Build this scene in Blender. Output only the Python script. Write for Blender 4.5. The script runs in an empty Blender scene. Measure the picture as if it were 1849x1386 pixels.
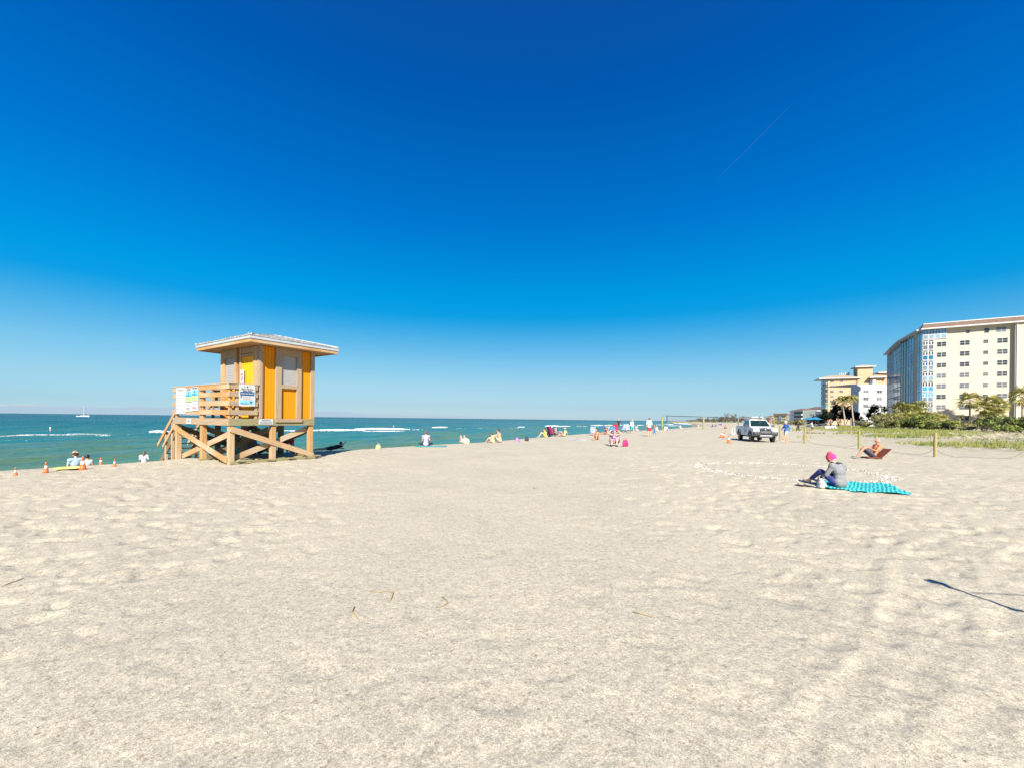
import bpy, bmesh, math, random
import numpy as np
from mathutils import Vector, Matrix, Euler
random.seed(7); np.random.seed(7)
SC = bpy.context.scene
COL = SC.collection
PI = math.pi
# ------------------------------------------------------------------ camera
F = 770.0; CX = 924.5; HY = 756.0; TILT = 0.0117; EYE = 1.55      # photograph measured: focal length in px, horizon row, horizon tilt, eye height
cam_d = bpy.data.cameras.new('camera'); cam = bpy.data.objects.new('camera', cam_d); COL.objects.link(cam)
cam_d.sensor_width = 36.0; cam_d.lens = 36.0 * F / 1849.0; cam_d.shift_y = (HY - 693.0) / 1849.0
cam_d.clip_start = 0.05; cam_d.clip_end = 90000
_r = Vector((math.cos(TILT), 0, math.sin(TILT))); _u = Vector((-math.sin(TILT), 0, math.cos(TILT))); _b = Vector((0, -1, 0))
_m = Matrix((_r, _u, _b)).transposed().to_4x4(); _m.translation = (0, 0, EYE); cam.matrix_world = _m
SC.camera = cam
# ------------------------------------------------------------------ light
SUN_EL = math.radians(35.0); SUN_AZ = math.radians(180.0 - 2.4)   # azimuth clockwise from +Y: almost straight behind the camera
EXPO = 1.25
SC.view_settings.view_transform = 'Standard'; SC.view_settings.look = 'None'
SC.view_settings.exposure = EXPO; SC.view_settings.gamma = 1.0
sd = Vector((math.sin(SUN_AZ) * math.cos(SUN_EL), math.cos(SUN_AZ) * math.cos(SUN_EL), math.sin(SUN_EL)))
sun_d = bpy.data.lights.new('sun', 'SUN'); sun_d.energy = 4.7; sun_d.angle = math.radians(0.5); sun_d.color = (1.0, 0.93, 0.80)
sun = bpy.data.objects.new('sun', sun_d); COL.objects.link(sun); sun.rotation_euler = sd.to_track_quat('Z', 'Y').to_euler()
# ------------------------------------------------------------------ sky
world = bpy.data.worlds.new('World'); SC.world = world; world.use_nodes = True
W = world.node_tree; W.nodes.clear()
def wn(t, **k):
    n = W.nodes.new(t)
    for a, b in k.items(): setattr(n, a, b)
    return n
def wmath(op, a, b=None, c=None, clamp=False):
    n = wn('ShaderNodeMath', operation=op); n.use_clamp = clamp
    for i, v in enumerate((a, b, c)):
        if v is None: continue
        if isinstance(v, (int, float)): n.inputs[i].default_value = v
        else: W.links.new(v, n.inputs[i])
    return n.outputs[0]
sky = wn('ShaderNodeTexSky', sky_type='NISHITA'); sky.sun_disc = False
sky.sun_elevation = SUN_EL; sky.sun_rotation = SUN_AZ
sky.air_density = 1.0; sky.dust_density = 0.3; sky.ozone_density = 2.0; sky.altitude = 0
tc = wn('ShaderNodeTexCoord'); sep = wn('ShaderNodeSeparateXYZ'); W.links.new(tc.outputs['Generated'], sep.inputs[0])
el = wmath('ABSOLUTE', sep.outputs[2])
ramp = wn('ShaderNodeValToRGB'); ramp.color_ramp.interpolation = 'LINEAR'
W.links.new(wmath('MULTIPLY', el, 1.25, clamp=True), ramp.inputs[0])
SKY_STOPS = [ (0.0049, (0.3463, 0.4990, 0.7941)), (0.0341, (0.3097, 0.4433, 0.6559)), (0.0907, (0.3535, 0.4801, 0.5868)), (0.1546, (0.2928, 0.5192, 0.6080)), (0.2174, (0.1568, 0.5121, 0.6467)), (0.2634, (0.0476, 0.4923, 0.6891)), (0.2860, (0.0097, 0.4845, 0.7127)), (0.3304, (0.0000, 0.5211, 0.7699)), (0.4352, (0.0000, 0.5036, 0.8456)), (0.5246, (0.0000, 0.4665, 0.9074)), (0.6369, (0.0000, 0.4523, 0.9378)), (0.7537, (0.0000, 0.4096, 0.9538)), (0.8757, (0.02, 0.4111, 1.0000)), (1.0, (.3, .55, 1.0)) ]
SKYGAIN = 1.2278
cr = ramp.color_ramp
while len(cr.elements) > 1: cr.elements.remove(cr.elements[-1])
for i, (p, c) in enumerate(SKY_STOPS):
    e = cr.elements[0] if i == 0 else cr.elements.new(p)
    e.position = p; e.color = (c[0], c[1], c[2], 1)
mul = wn('ShaderNodeMix', data_type='RGBA', blend_type='MULTIPLY'); mul.inputs[0].default_value = 1.0
W.links.new(sky.outputs[0], mul.inputs[6]); W.links.new(ramp.outputs[0], mul.inputs[7])
gain = wn('ShaderNodeVectorMath', operation='SCALE'); gain.inputs[3].default_value = SKYGAIN * 2 ** (0.55 - EXPO)
W.links.new(mul.outputs[2], gain.inputs[0])
x2 = wmath('MULTIPLY', sep.outputs[0], sep.outputs[0]); azc = wn('ShaderNodeCombineXYZ')
for i_, k_ in enumerate((.20, .40, .46)): W.links.new(wmath('MULTIPLY_ADD', x2, k_, 1.0), azc.inputs[i_])
az_mul = wn('ShaderNodeVectorMath', operation='MULTIPLY'); W.links.new(gain.outputs[0], az_mul.inputs[0]); W.links.new(azc.outputs[0], az_mul.inputs[1]); gain = az_mul
# faint old contrail high on the right: a great circle between two directions
def _dir(px, py): return Vector(((px - CX) / F, 1.0, (HY - py) / F)).normalized()
_a, _b2 = _dir(1288, 322), _dir(1430, 176); _n = _a.cross(_b2).normalized(); _mid = (_a + _b2).normalized()
dn_ = wn('ShaderNodeVectorMath', operation='DOT_PRODUCT'); W.links.new(tc.outputs['Generated'], dn_.inputs[0]); dn_.inputs[1].default_value = _n
dm_ = wn('ShaderNodeVectorMath', operation='DOT_PRODUCT'); W.links.new(tc.outputs['Generated'], dm_.inputs[0]); dm_.inputs[1].default_value = _mid
trail = wmath('MULTIPLY', wmath('SUBTRACT', 1.0, wmath('MULTIPLY', wmath('ABSOLUTE', dn_.outputs['Value']), 900), clamp=True), wmath('MULTIPLY', wmath('SUBTRACT', dm_.outputs['Value'], _mid.dot(_a)), 400, clamp=True))
# thin bank of low cloud on the seaward horizon
nz = wn('ShaderNodeTexNoise'); nz.inputs['Scale'].default_value = 1.0; nz.inputs['Detail'].default_value = 6; nz.inputs['Roughness'].default_value = .6
mp = wn('ShaderNodeMapping'); mp.inputs['Scale'].default_value = (14, 14, 120); W.links.new(tc.outputs['Generated'], mp.inputs[0]); W.links.new(mp.outputs[0], nz.inputs['Vector'])
nz2 = wn('ShaderNodeTexNoise'); nz2.inputs['Scale'].default_value = 6.0; nz2.inputs['Detail'].default_value = 2; W.links.new(tc.outputs['Generated'], nz2.inputs['Vector'])
hgt = wmath('ADD', wmath('MULTIPLY', nz.outputs[0], .020), .0035)
hgt = wmath('SUBTRACT', hgt, wmath('MULTIPLY', wmath('MAXIMUM', wmath('ADD', sep.outputs[0], .45), 0.0), .02))
band = wmath('MULTIPLY', wmath('SUBTRACT', hgt, el), 900, clamp=True)
left = wmath('MULTIPLY', wmath('SUBTRACT', .02, sep.outputs[0]), 2.2, clamp=True)
cm = wmath('MULTIPLY', wmath('MULTIPLY', band, left), .85)
top = wmath('MULTIPLY', wmath('MULTIPLY', wmath('SUBTRACT', 1.0, wmath('MULTIPLY', wmath('ABSOLUTE', wmath('SUBTRACT', hgt, wmath('ADD', el, .0012))), 900, clamp=True)), wmath('MULTIPLY', wmath('SUBTRACT', nz2.outputs[0], .5), 5, clamp=True)), left)
CLOUD_NODES = (cm, top)
cmix = wn('ShaderNodeMix', data_type='RGBA'); W.links.new(cm, cmix.inputs[0]); W.links.new(gain.outputs[0], cmix.inputs[6]); cmix.inputs[7].default_value = tuple(v / (.09 * 2 ** EXPO) for v in (.45, .59, .73)) + (1,)
cmix2 = wn('ShaderNodeMix', data_type='RGBA'); W.links.new(top, cmix2.inputs[0]); W.links.new(cmix.outputs[2], cmix2.inputs[6]); cmix2.inputs[7].default_value = tuple(v / (.09 * 2 ** EXPO) for v in (.80, .82, .84)) + (1,)
cmix3 = wn('ShaderNodeMix', data_type='RGBA'); W.links.new(wmath('MULTIPLY', trail, .035), cmix3.inputs[0]); W.links.new(cmix2.outputs[2], cmix3.inputs[6]); cmix3.inputs[7].default_value = tuple(v / (.09 * 2 ** EXPO) for v in (.7, .8, .9)) + (1,)
bg = wn('ShaderNodeBackground'); bg.inputs[1].default_value = 0.09; W.links.new(cmix3.outputs[2], bg.inputs[0])
wo = wn('ShaderNodeOutputWorld'); W.links.new(bg.outputs[0], wo.inputs[0])
#SPLIT
# ================================================================== helpers
def tag(o, label=None, cat=None, group=None, kind=None):
    if label: o['label'] = label
    if cat: o['category'] = cat
    if group: o['group'] = group
    if kind: o['kind'] = kind
    return o
def empty(name, loc=(0, 0, 0), rz=0.0, label=None, cat=None, group=None, sc=1.0):
    o = bpy.data.objects.new(name, None); COL.objects.link(o); o.location = loc; o.rotation_euler = (0, 0, rz); o.empty_display_size = .2
    o.scale = (sc, sc, sc)
    return tag(o, label, cat, group)
class MB:
    """collects solid shapes into one mesh; beams carry uv in metres along their grain"""
    def __init__(s): s.v = []; s.f = []; s.uv = []; s.mi = []; s.cur = 0
    def add(s, vs, fs, uvs=None):
        b = len(s.v); s.v.extend([tuple(p) for p in vs])
        for k, f in enumerate(fs):
            s.f.append(tuple(b + i for i in f)); s.mi.append(s.cur)
            s.uv.append(uvs[k] if uvs else [(0, 0)] * len(f))
    def box(s, c, d, R=None):
        c = Vector(c); hx, hy, hz = d[0] / 2, d[1] / 2, d[2] / 2
        L = max(range(3), key=lambda i: d[i]); o = random.random() * 40; q = random.random() * 7
        P = [Vector((x, y, z)) for x in (-hx, hx) for y in (-hy, hy) for z in (-hz, hz)]
        F = [(0, 1, 3, 2), (4, 6, 7, 5), (0, 4, 5, 1), (2, 3, 7, 6), (0, 2, 6, 4), (1, 5, 7, 3)]
        U = []
        for f in F:
            ax = [i for i in range(3) if len({round(P[k][i], 6) for k in f}) > 1]
            if len(ax) < 2: ax = [0, 1]
            if L in ax: a = L; b = [i for i in ax if i != L][0]
            else: a, b = ax[0], ax[1]
            U.append([(P[k][a] + o, P[k][b] + q) for k in f])
        s.add([(R @ p if R else p) + c for p in P], F, U)
    def beam(s, p0, p1, w, h, up=(0, 0, 1)):
        p0 = Vector(p0); p1 = Vector(p1); d = p1 - p0; x = d.normalized(); up = Vector(up)
        y = up.cross(x)
        if y.length < 1e-4: y = Vector((0, 1, 0)).cross(x)
        y.normalize(); z = x.cross(y)
        R = Matrix((x, y, z)).transposed()
        s.box((p0 + p1) / 2, (d.length, w, h), R)
    def cyl(s, p0, p1, r0, r1=None, n=10, caps=True):
        p0 = Vector(p0); p1 = Vector(p1); r1 = r0 if r1 is None else r1
        x = (p1 - p0).normalized(); a = x.orthogonal().normalized(); b = x.cross(a)
        V = []; L = (p1 - p0).length
        for p, r in ((p0, r0), (p1, r1)):
            for i in range(n):
                t = 2 * PI * i / n; V.append(p + a * math.cos(t) * r + b * math.sin(t) * r)
        Fs = [(i, (i + 1) % n, n + (i + 1) % n, n + i) for i in range(n)]
        o = random.random() * 9
        U = [[(o, i * .05), (o, (i + 1) * .05), (o + L, (i + 1) * .05), (o + L, i * .05)] for i in range(n)]
        if caps: Fs += [tuple(reversed(range(n))), tuple(range(n, 2 * n))]; U += [[(o, 0)] * n] * 2
        s.add(V, Fs, U)
    def tube(s, pts, r, n=8):
        pts = [Vector(p) for p in pts]; V = []; m = len(pts)
        a = None
        for k, p in enumerate(pts):
            t = (pts[min(k + 1, m - 1)] - pts[max(k - 1, 0)]).normalized()
            a = t.orthogonal().normalized() if a is None else (a - t * a.dot(t)).normalized()
            b = t.cross(a); rr = r[k] if isinstance(r, (list, tuple)) else r
            for i in range(n):
                q = 2 * PI * i / n; V.append(p + (a * math.cos(q) + b * math.sin(q)) * rr)
        Fs = [(k * n + i, k * n + (i + 1) % n, (k + 1) * n + (i + 1) % n, (k + 1) * n + i) for k in range(m - 1) for i in range(n)]
        Fs += [tuple(reversed(range(n))), tuple(range((m - 1) * n, m * n))]
        s.add(V, Fs)
    def ell(s, c, r, R=None, n=12, m=8):
        c = Vector(c); V = [Vector((0, 0, -r[2]))]
        for j in range(1, m):
            ph = -PI / 2 + PI * j / m
            for i in range(n):
                t = 2 * PI * i / n; V.append(Vector((r[0] * math.cos(ph) * math.cos(t), r[1] * math.cos(ph) * math.sin(t), r[2] * math.sin(ph))))
        V.append(Vector((0, 0, r[2]))); e = len(V) - 1
        Fs = [(0, 1 + (i + 1) % n, 1 + i) for i in range(n)]
        for j in range(m - 2):
            for i in range(n): Fs.append((1 + j * n + i, 1 + j * n + (i + 1) % n, 1 + (j + 1) * n + (i + 1) % n, 1 + (j + 1) * n + i))
        Fs += [(e, 1 + (m - 2) * n + i, 1 + (m - 2) * n + (i + 1) % n) for i in range(n)]
        s.add([(R @ p if R else p) + c for p in V], Fs)
    def cap(s, p0, r0, p1, r1, n=10):
        """tapered capsule"""
        p0 = Vector(p0); p1 = Vector(p1); x = p1 - p0; L = x.length
        x = x.normalized() if L > 1e-6 else Vector((0, 0, 1)); a = x.orthogonal().normalized(); b = x.cross(a)
        rings = [(p0 - x * r0 * math.cos(q), r0 * math.sin(q)) for q in (PI / 6, PI / 3, PI / 2)] + [(p1 + x * r1 * math.cos(q), r1 * math.sin(q)) for q in (PI / 2, PI / 3, PI / 6)]
        V = [p0 - x * r0]
        for c, r in rings:
            for i in range(n): t = 2 * PI * i / n; V.append(c + a * math.cos(t) * r + b * math.sin(t) * r)
        V.append(p1 + x * r1); e = len(V) - 1
        Fs = [(0, 1 + (i + 1) % n, 1 + i) for i in range(n)]
        for j in range(5):
            for i in range(n): Fs.append((1 + j * n + i, 1 + j * n + (i + 1) % n, 1 + (j + 1) * n + (i + 1) % n, 1 + (j + 1) * n + i))
        Fs += [(e, 1 + 5 * n + i, 1 + 5 * n + (i + 1) % n) for i in range(n)]
        s.add(V, Fs)
    def prism(s, poly, z0, z1):
        n = len(poly); V = [(p[0], p[1], z0) for p in poly] + [(p[0], p[1], z1) for p in poly]
        s.add(V, [tuple(reversed(range(n))), tuple(range(n, 2 * n))] + [(i, (i + 1) % n, n + (i + 1) % n, n + i) for i in range(n)])
    def build(s, name, mats, parent=None, smooth=False, bevel=0, **tg):
        me = bpy.data.meshes.new(name); me.from_pydata(s.v, [], s.f)
        uvl = me.uv_layers.new(name='UVMap'); flat = []
        for u in s.uv:
            for q in u: flat.extend(q)
        uvl.data.foreach_set('uv', flat)
        mats = mats if isinstance(mats, (list, tuple)) else [mats]
        for m in mats: me.materials.append(m)
        if len(mats) > 1: me.polygons.foreach_set('material_index', s.mi)
        if smooth: me.polygons.foreach_set('use_smooth', [True] * len(me.polygons))
        me.update()
        o = bpy.data.objects.new(name, me); COL.objects.link(o)
        if parent: o.parent = parent
        if bevel:
            b = o.modifiers.new('bevel', 'BEVEL'); b.width = bevel; b.segments = 2; b.limit_method = 'ANGLE'
        return tag(o, **tg)
# ------------------------------------------------------------------ materials
ALB = .76
def alb(c): return tuple(x * ALB for x in c)
def rgb(c): return (c[0], c[1], c[2], 1)
def newmat(name):
    m = bpy.data.materials.new(name); m.use_nodes = True; t = m.node_tree
    b = t.nodes['Principled BSDF']; return m, t, b
def mat(name, c, rough=.7, var=.12, scale=6.0, bump=0.0, metal=0.0, spec=.5, c2=None, detail=4, coord='Object', trans=0.0, stretch=(1, 1, 1)):
    m, t, b = newmat(name); N = t.nodes; L = t.links; c = alb(c); c2 = alb(c2) if c2 else None
    tcn = N.new('ShaderNodeTexCoord'); mpn = N.new('ShaderNodeMapping'); mpn.inputs['Scale'].default_value = stretch
    nn = N.new('ShaderNodeTexNoise'); nn.inputs['Scale'].default_value = scale; nn.inputs['Detail'].default_value = detail
    L.new(tcn.outputs[coord], mpn.inputs[0]); L.new(mpn.outputs[0], nn.inputs['Vector'])
    r = N.new('ShaderNodeValToRGB'); L.new(nn.outputs[0], r.inputs[0])
    c2 = c2 or tuple(min(1, x * (1 + var)) for x in c); c1 = tuple(x * (1 - var) for x in c) if c2 is not None else c
    r.color_ramp.elements[0].position = .32; r.color_ramp.elements[0].color = rgb(c1)
    r.color_ramp.elements[1].position = .68; r.color_ramp.elements[1].color = rgb(c2)
    L.new(r.outputs[0], b.inputs['Base Color'])
    b.inputs['Roughness'].default_value = rough; b.inputs['Metallic'].default_value = metal; b.inputs['Specular IOR Level'].default_value = spec
    if bump:
        bn = N.new('ShaderNodeBump'); bn.inputs['Strength'].default_value = min(1, bump); bn.inputs['Distance'].default_value = .02
        L.new(nn.outputs[0], bn.inputs['Height']); L.new(bn.outputs[0], b.inputs['Normal'])
    return m
def wood(name, c, dark=.62, weather=None):
    """timber with grain along uv.x, knots and board to board variation"""
    m, t, b = newmat(name); N = t.nodes; L = t.links; c = alb(c); weather = alb(weather) if weather else None
    uv = N.new('ShaderNodeUVMap'); uv.uv_map = 'UVMap'
    mpn = N.new('ShaderNodeMapping'); mpn.inputs['Scale'].default_value = (1.3, 26, 1); L.new(uv.outputs[0], mpn.inputs[0])
    g = N.new('ShaderNodeTexNoise'); g.inputs['Scale'].default_value = 1.6; g.inputs['Detail'].default_value = 6; g.inputs['Distortion'].default_value = .6; L.new(mpn.outputs[0], g.inputs['Vector'])
    r = N.new('ShaderNodeValToRGB'); L.new(g.outputs[0], r.inputs[0])
    r.color_ramp.elements[0].position = .3; r.color_ramp.elements[0].color = rgb(tuple(x * dark for x in c)); r.color_ramp.elements[1].position = .62; r.color_ramp.elements[1].color = rgb(c)
    big = N.new('ShaderNodeTexNoise'); big.inputs['Scale'].default_value = .55; big.inputs['Detail'].default_value = 3; L.new(uv.outputs[0], big.inputs['Vector'])
    mx = N.new('ShaderNodeMix'); mx.data_type = 'RGBA'; mx.blend_type = 'MIX'
    rr = N.new('ShaderNodeMapRange'); rr.inputs[1].default_value = .4; rr.inputs[2].default_value = .68; L.new(big.outputs[0], rr.inputs[0]); L.new(rr.outputs[0], mx.inputs[0])
    L.new(r.outputs[0], mx.inputs[6])
    wc = weather or tuple(x * .8 for x in c); mx2 = N.new('ShaderNodeMix'); mx2.data_type = 'RGBA'; mx2.blend_type = 'MULTIPLY'; mx2.inputs[0].default_value = 1
    L.new(r.outputs[0], mx2.inputs[6]); mx2.inputs[7].default_value = (wc[0] / max(c[0], .01), wc[1] / max(c[1], .01), wc[2] / max(c[2], .01), 1)
    L.new(mx2.outputs[2], mx.inputs[7])
    vo = N.new('ShaderNodeTexVoronoi'); vo.inputs['Scale'].default_value = 1.0; mk = N.new('ShaderNodeMapping'); mk.inputs['Scale'].default_value = (2.6, 7, 1); L.new(uv.outputs[0], mk.inputs[0]); L.new(mk.outputs[0], vo.inputs['Vector'])
    kr = N.new('ShaderNodeMapRange'); kr.inputs[1].default_value = .05; kr.inputs[2].default_value = .13; L.new(vo.outputs['Distance'], kr.inputs[0])
    mx3 = N.new('ShaderNodeMix'); mx3.data_type = 'RGBA'; L.new(kr.outputs[0], mx3.inputs[0]); mx3.inputs[6].default_value = rgb(tuple(x * .42 for x in c)); L.new(mx.outputs[2], mx3.inputs[7])
    L.new(mx3.outputs[2], b.inputs['Base Color']); b.inputs['Roughness'].default_value = .8; b.inputs['Specular IOR Level'].default_value = .25
    bn = N.new('ShaderNodeBump'); bn.inputs['Strength'].default_value = .5; bn.inputs['Distance'].default_value = .006; L.new(g.outputs[0], bn.inputs['Height']); L.new(bn.outputs[0], b.inputs['Normal'])
    return m
def plain(name, c, rough=.6, **k): return mat(name, c, rough, var=k.pop('var', .08), **k)
# ------------------------------------------------------------------ camera ray helpers (measure the photograph, place in metres)
def at(px, py, Y):
    dx = px - CX; dy = HY - py
    return Vector(((dx - TILT * dy) / F * Y, Y, EYE + (dy + TILT * dx) / F * Y))
def onz(px, py, z=0.0):
    v = (HY - py) + TILT * (px - CX); Y = (z - EYE) * F / v
    return at(px, py, Y)
# ------------------------------------------------------------------ numpy noise
def _h(ix, iy, s):
    n = (ix.astype(np.int64) * 374761393 + iy.astype(np.int64) * 668265263 + s * 974634777) & 0x7fffffff
    n = ((n ^ (n >> 13)) * 1274126177) & 0x7fffffff
    return ((n ^ (n >> 16)) & 0xffffff) / float(0xffffff)
def vnoise(x, y, s=0):
    ix = np.floor(x); iy = np.floor(y); fx = x - ix; fy = y - iy
    fx = fx * fx * (3 - 2 * fx); fy = fy * fy * (3 - 2 * fy)
    a = _h(ix, iy, s); b = _h(ix + 1, iy, s); c = _h(ix, iy + 1, s); d = _h(ix + 1, iy + 1, s)
    return (a * (1 - fx) + b * fx) * (1 - fy) + (c * (1 - fx) + d * fx) * fy
def fbm(x, y, s=0, o=4):
    t = 0; a = .5
    for i in range(o): t = t + a * (vnoise(x * 2 ** i, y * 2 ** i, s + i) - .5); a *= .5
    return t
def sstep(x, a, b):
    t = np.clip((x - a) / (b - a), 0, 1); return t * t * (3 - 2 * t)
# ------------------------------------------------------------------ terrain: berm crest, beach face, dune
CRY = [-400, 0, 11.3, 14, 14.9, 17, 18.8, 20.1, 24.6, 29, 38.5, 47.4, 66, 77, 159, 250, 400, 600, 900, 1300, 3000, 40000]
CRX = [-330, -22, -13.5, -11.6, -11.25, -10.9, -9.1, -7.4, -4.4, -.9, 3.8, 8.4, 19.5, 27.6, 75.6, 118, 178, 252, 345, 560, 2500, 60000]
def crestx(y): return np.interp(y, CRY, CRX)
def dunex(y): return np.where(y < 27, 24.0, 24 + .62 * (y - 27)) + np.where(y > 400, .0, 0)
def ground(x, y, fine=True):
    x = np.asarray(x, float); y = np.asarray(y, float)
    d = (x - crestx(y)) * .88 + fbm(x / 5, y / 5, 3, 2) * .25
    dn = np.maximum(-d, 0)
    face = np.where(dn < 1.6, -.062 * dn * dn, -.159 - .135 * (dn - 1.6))
    face = np.where(dn > 10, -1.293 - .06 * (dn - 10), face)
    z = np.maximum(face, -5)
    q = x - dunex(y)
    du = sstep(q, -1, 15)
    z = z + np.where(d > 0, du * .5 + du * (fbm(x / 7, y / 7, 11, 3) * .55), 0)
    r = np.hypot(x, y)
    z = z + np.where(d > -4, fbm(x / 3.2, y / 3.2, 21, 3) * .02 * np.clip(d + 4, 0, 1), 0)
    if fine:
        z = z + fineh(x, y) * np.clip(1.4 - r / 60, 0, 1) * (d > -6)
    return z
def fineh(x, y):
    # walked-over sand: cells of elliptical dents with rims, smoother in the middle of the beach
    rough = np.clip(.30 + 1.1 * sstep(np.abs(x - .5 + .12 * y), 1.2, 5.5) + .9 * fbm(x / 2.6, y / 2.6, 51, 2), .12, 1.3)
    z = fbm(x / .55, y / .55, 31, 5) * .006 * (.5 + rough)
    for cell, rad, dep, sd_ in ((.42, .105, .021, 5), (.25, .06, .014, 77), (.8, .15, .013, 133), (.15, .040, .0065, 211)):
        cx = np.floor(x / cell); cy = np.floor(y / cell)
        for i in (-1, 0, 1):
            for j in (-1, 0, 1):
                gx = cx + i; gy = cy + j
                px = (gx + _h(gx, gy, sd_)) * cell; py = (gy + _h(gx, gy, sd_ + 1)) * cell
                an = _h(gx, gy, sd_ + 2) * 3.1416; on = (_h(gx, gy, sd_ + 3) < .42)
                u = (x - px) * np.cos(an) + (y - py) * np.sin(an); v = -(x - px) * np.sin(an) + (y - py) * np.cos(an)
                k = np.sqrt((u / (rad * 1.6)) ** 2 + (v / rad) ** 2) + .25 * fbm(x * 9, y * 9, sd_, 2)
                z = z - on * dep * rough * np.exp(-k ** 6) + on * dep * .10 * rough * np.exp(-((k - 1.35) / .35) ** 2) * (_h(gx, gy, sd_ + 5) > .3)
    # old wheel rut crossing the lower right corner, and one at lower left
    for (x0, y0, x1, y1, w, a) in ((1.35, 2.1, 6.2, 6.2, .08, .008), (1.85, 1.9, 7.2, 6.0, .07, .005), (-5.6, 3.0, -2.2, 5.4, .06, .007)):
        L = math.hypot(x1 - x0, y1 - y0); ux, uy = (x1 - x0) / L, (y1 - y0) / L
        t = (x - x0) * ux + (y - y0) * uy; e = -(x - x0) * uy + (y - y0) * ux + .1 * np.sin(t * 1.1) + .12 * fbm(t / .4, e0(t), 9, 2)
        m = np.clip(np.minimum(t + .5, L - t) / .8, 0, 1)
        z = z + m * a * (np.exp(-((e - w) / w) ** 2) - .8 * np.exp(-((e + w * .6) / w) ** 2))
    return z
def e0(t): return np.zeros_like(t)
def gz(x, y): return float(ground(np.array([x]), np.array([y]))[0])
def polar_sheet(name, rs, fine_deg, zf, mtl, lo=-66, hi=66, attrs=None):
    th = np.radians(np.concatenate([np.arange(lo, hi, fine_deg), np.arange(hi, 360 + lo, 6.0)]))
    n = len(th); R, T = np.meshgrid(rs, th, indexing='ij'); X = R * np.sin(T); Y = R * np.cos(T)
    Z = zf(X, Y); m = len(rs)
    V = np.stack([X, Y, Z], -1).reshape(-1, 3)
    V = np.vstack([V, [[0, 0, float(Z[0].mean())]]])
    a = np.arange(m - 1)[:, None] * n + np.arange(n)[None, :]; b = np.arange(m - 1)[:, None] * n + (np.arange(n)[None, :] + 1) % n
    Q = np.stack([a, a + n, b + n, b], -1).reshape(-1, 4)          # outward normal up
    T3 = np.stack([np.full(n, m * n), np.arange(n), (np.arange(n) + 1) % n], -1)
    me = bpy.data.meshes.new(name); me.vertices.add(len(V)); me.vertices.foreach_set('co', V.ravel())
    loops = np.concatenate([Q.ravel(), T3.ravel()]); me.loops.add(len(loops)); me.loops.foreach_set('vertex_index', loops)
    st = np.concatenate([np.arange(len(Q)) * 4, len(Q) * 4 + np.arange(n) * 3]); me.polygons.add(len(st)); me.polygons.foreach_set('loop_start', st)
    me.polygons.foreach_set('use_smooth', [True] * len(st)); me.update(calc_edges=True); me.validate()
    if attrs:
        for k, fn in attrs.items():
            at_ = me.attributes.new(k, 'FLOAT', 'POINT'); at_.data.foreach_set('value', np.concatenate([fn(X, Y).ravel(), [0.0]]).astype(np.float32))
    me.materials.append(mtl)
    o = bpy.data.objects.new(name, me); COL.objects.link(o); o['kind'] = 'structure'; return o
def geo(a, b, k):
    r = [a]
    while r[-1] < b: r.append(r[-1] * k)
    return r
# sand material
m_sand, t, b = newmat('sand'); N = t.nodes; L = t.links
geo_n = N.new('ShaderNodeNewGeometry')
def nz_(scale, det=3, rough=.6, vec=None, st=None):
    n = N.new('ShaderNodeTexNoise'); n.inputs['Scale'].default_value = scale; n.inputs['Detail'].default_value = det; n.inputs['Roughness'].default_value = rough
    src = vec or geo_n.outputs['Position']
    if st:
        mp_ = N.new('ShaderNodeMapping'); mp_.inputs['Scale'].default_value = st[0]; mp_.inputs['Rotation'].default_value = (0, 0, st[1]); L.new(src, mp_.inputs[0]); src = mp_.outputs[0]
    L.new(src, n.inputs['Vector']); return n.outputs[0]
def rmp(fac, stops):
    r = N.new('ShaderNodeValToRGB'); L.new(fac, r.inputs[0]); e = r.color_ramp.elements
    for i, (p, c) in enumerate(stops):
        q = e[i] if i < 2 else e.new(p)
        q.position = p; q.color = rgb(c)
    return r.outputs[0]
def mixc(f, a, b_, mode='MIX'):
    n = N.new('ShaderNodeMix'); n.data_type = 'RGBA'; n.blend_type = mode
    for i, v in ((0, f), (6, a), (7, b_)):
        if isinstance(v, float): n.inputs[i].default_value = v
        elif isinstance(v, tuple): n.inputs[i].default_value = rgb(v)
        else: L.new(v, n.inputs[i])
    return n.outputs[2]
SAND = (.512, .475, .390)
grain = rmp(nz_(260, 2, .7), [(.30, (.40, .35, .27)), (.62, (1.0, .98, .95))])
speck = rmp(nz_(95, 3, .75), [(.34, (.70, .68, .66)), (.52, (1, 1, 1)), (.72, (1.16, 1.14, 1.12))])
patch = rmp(nz_(.45, 4), [(.35, (SAND[0] * .94, SAND[1] * .94, SAND[2] * .95)), (.65, (SAND[0] * 1.05, SAND[1] * 1.05, SAND[2] * 1.04))])
colr = mixc(.55, patch, grain, 'MULTIPLY'); colr = mixc(.8, colr, speck, 'MULTIPLY')
def grains(scale, lo, hi, p0=.15, p1=.85):
    v = N.new('ShaderNodeTexVoronoi'); v.inputs['Scale'].default_value = scale; L.new(geo_n.outputs['Position'], v.inputs['Vector'])
    q = N.new('ShaderNodeSeparateColor'); L.new(v.outputs['Color'], q.inputs[0]); return rmp(q.outputs[0], [(p0, lo), (.5, (1, 1, 1)), (p1, hi)])
colr = mixc(.85, colr, grains(210, (.74, .72, .69), (1.16, 1.15, 1.13)), 'MULTIPLY'); colr = mixc(.85, colr, grains(80, (.84, .83, .81), (1.10, 1.10, 1.08)), 'MULTIPLY')
colr = mixc(.8, colr, grains(31, (.88, .875, .865), (1.08, 1.08, 1.07)), 'MULTIPLY')
colr = mixc(.7, colr, grains(52, (.66, .62, .58), (1.0, 1.0, 1.0), .02, .06), 'MULTIPLY')
va = N.new('ShaderNodeAttribute'); va.attribute_name = 'veg'
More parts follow.
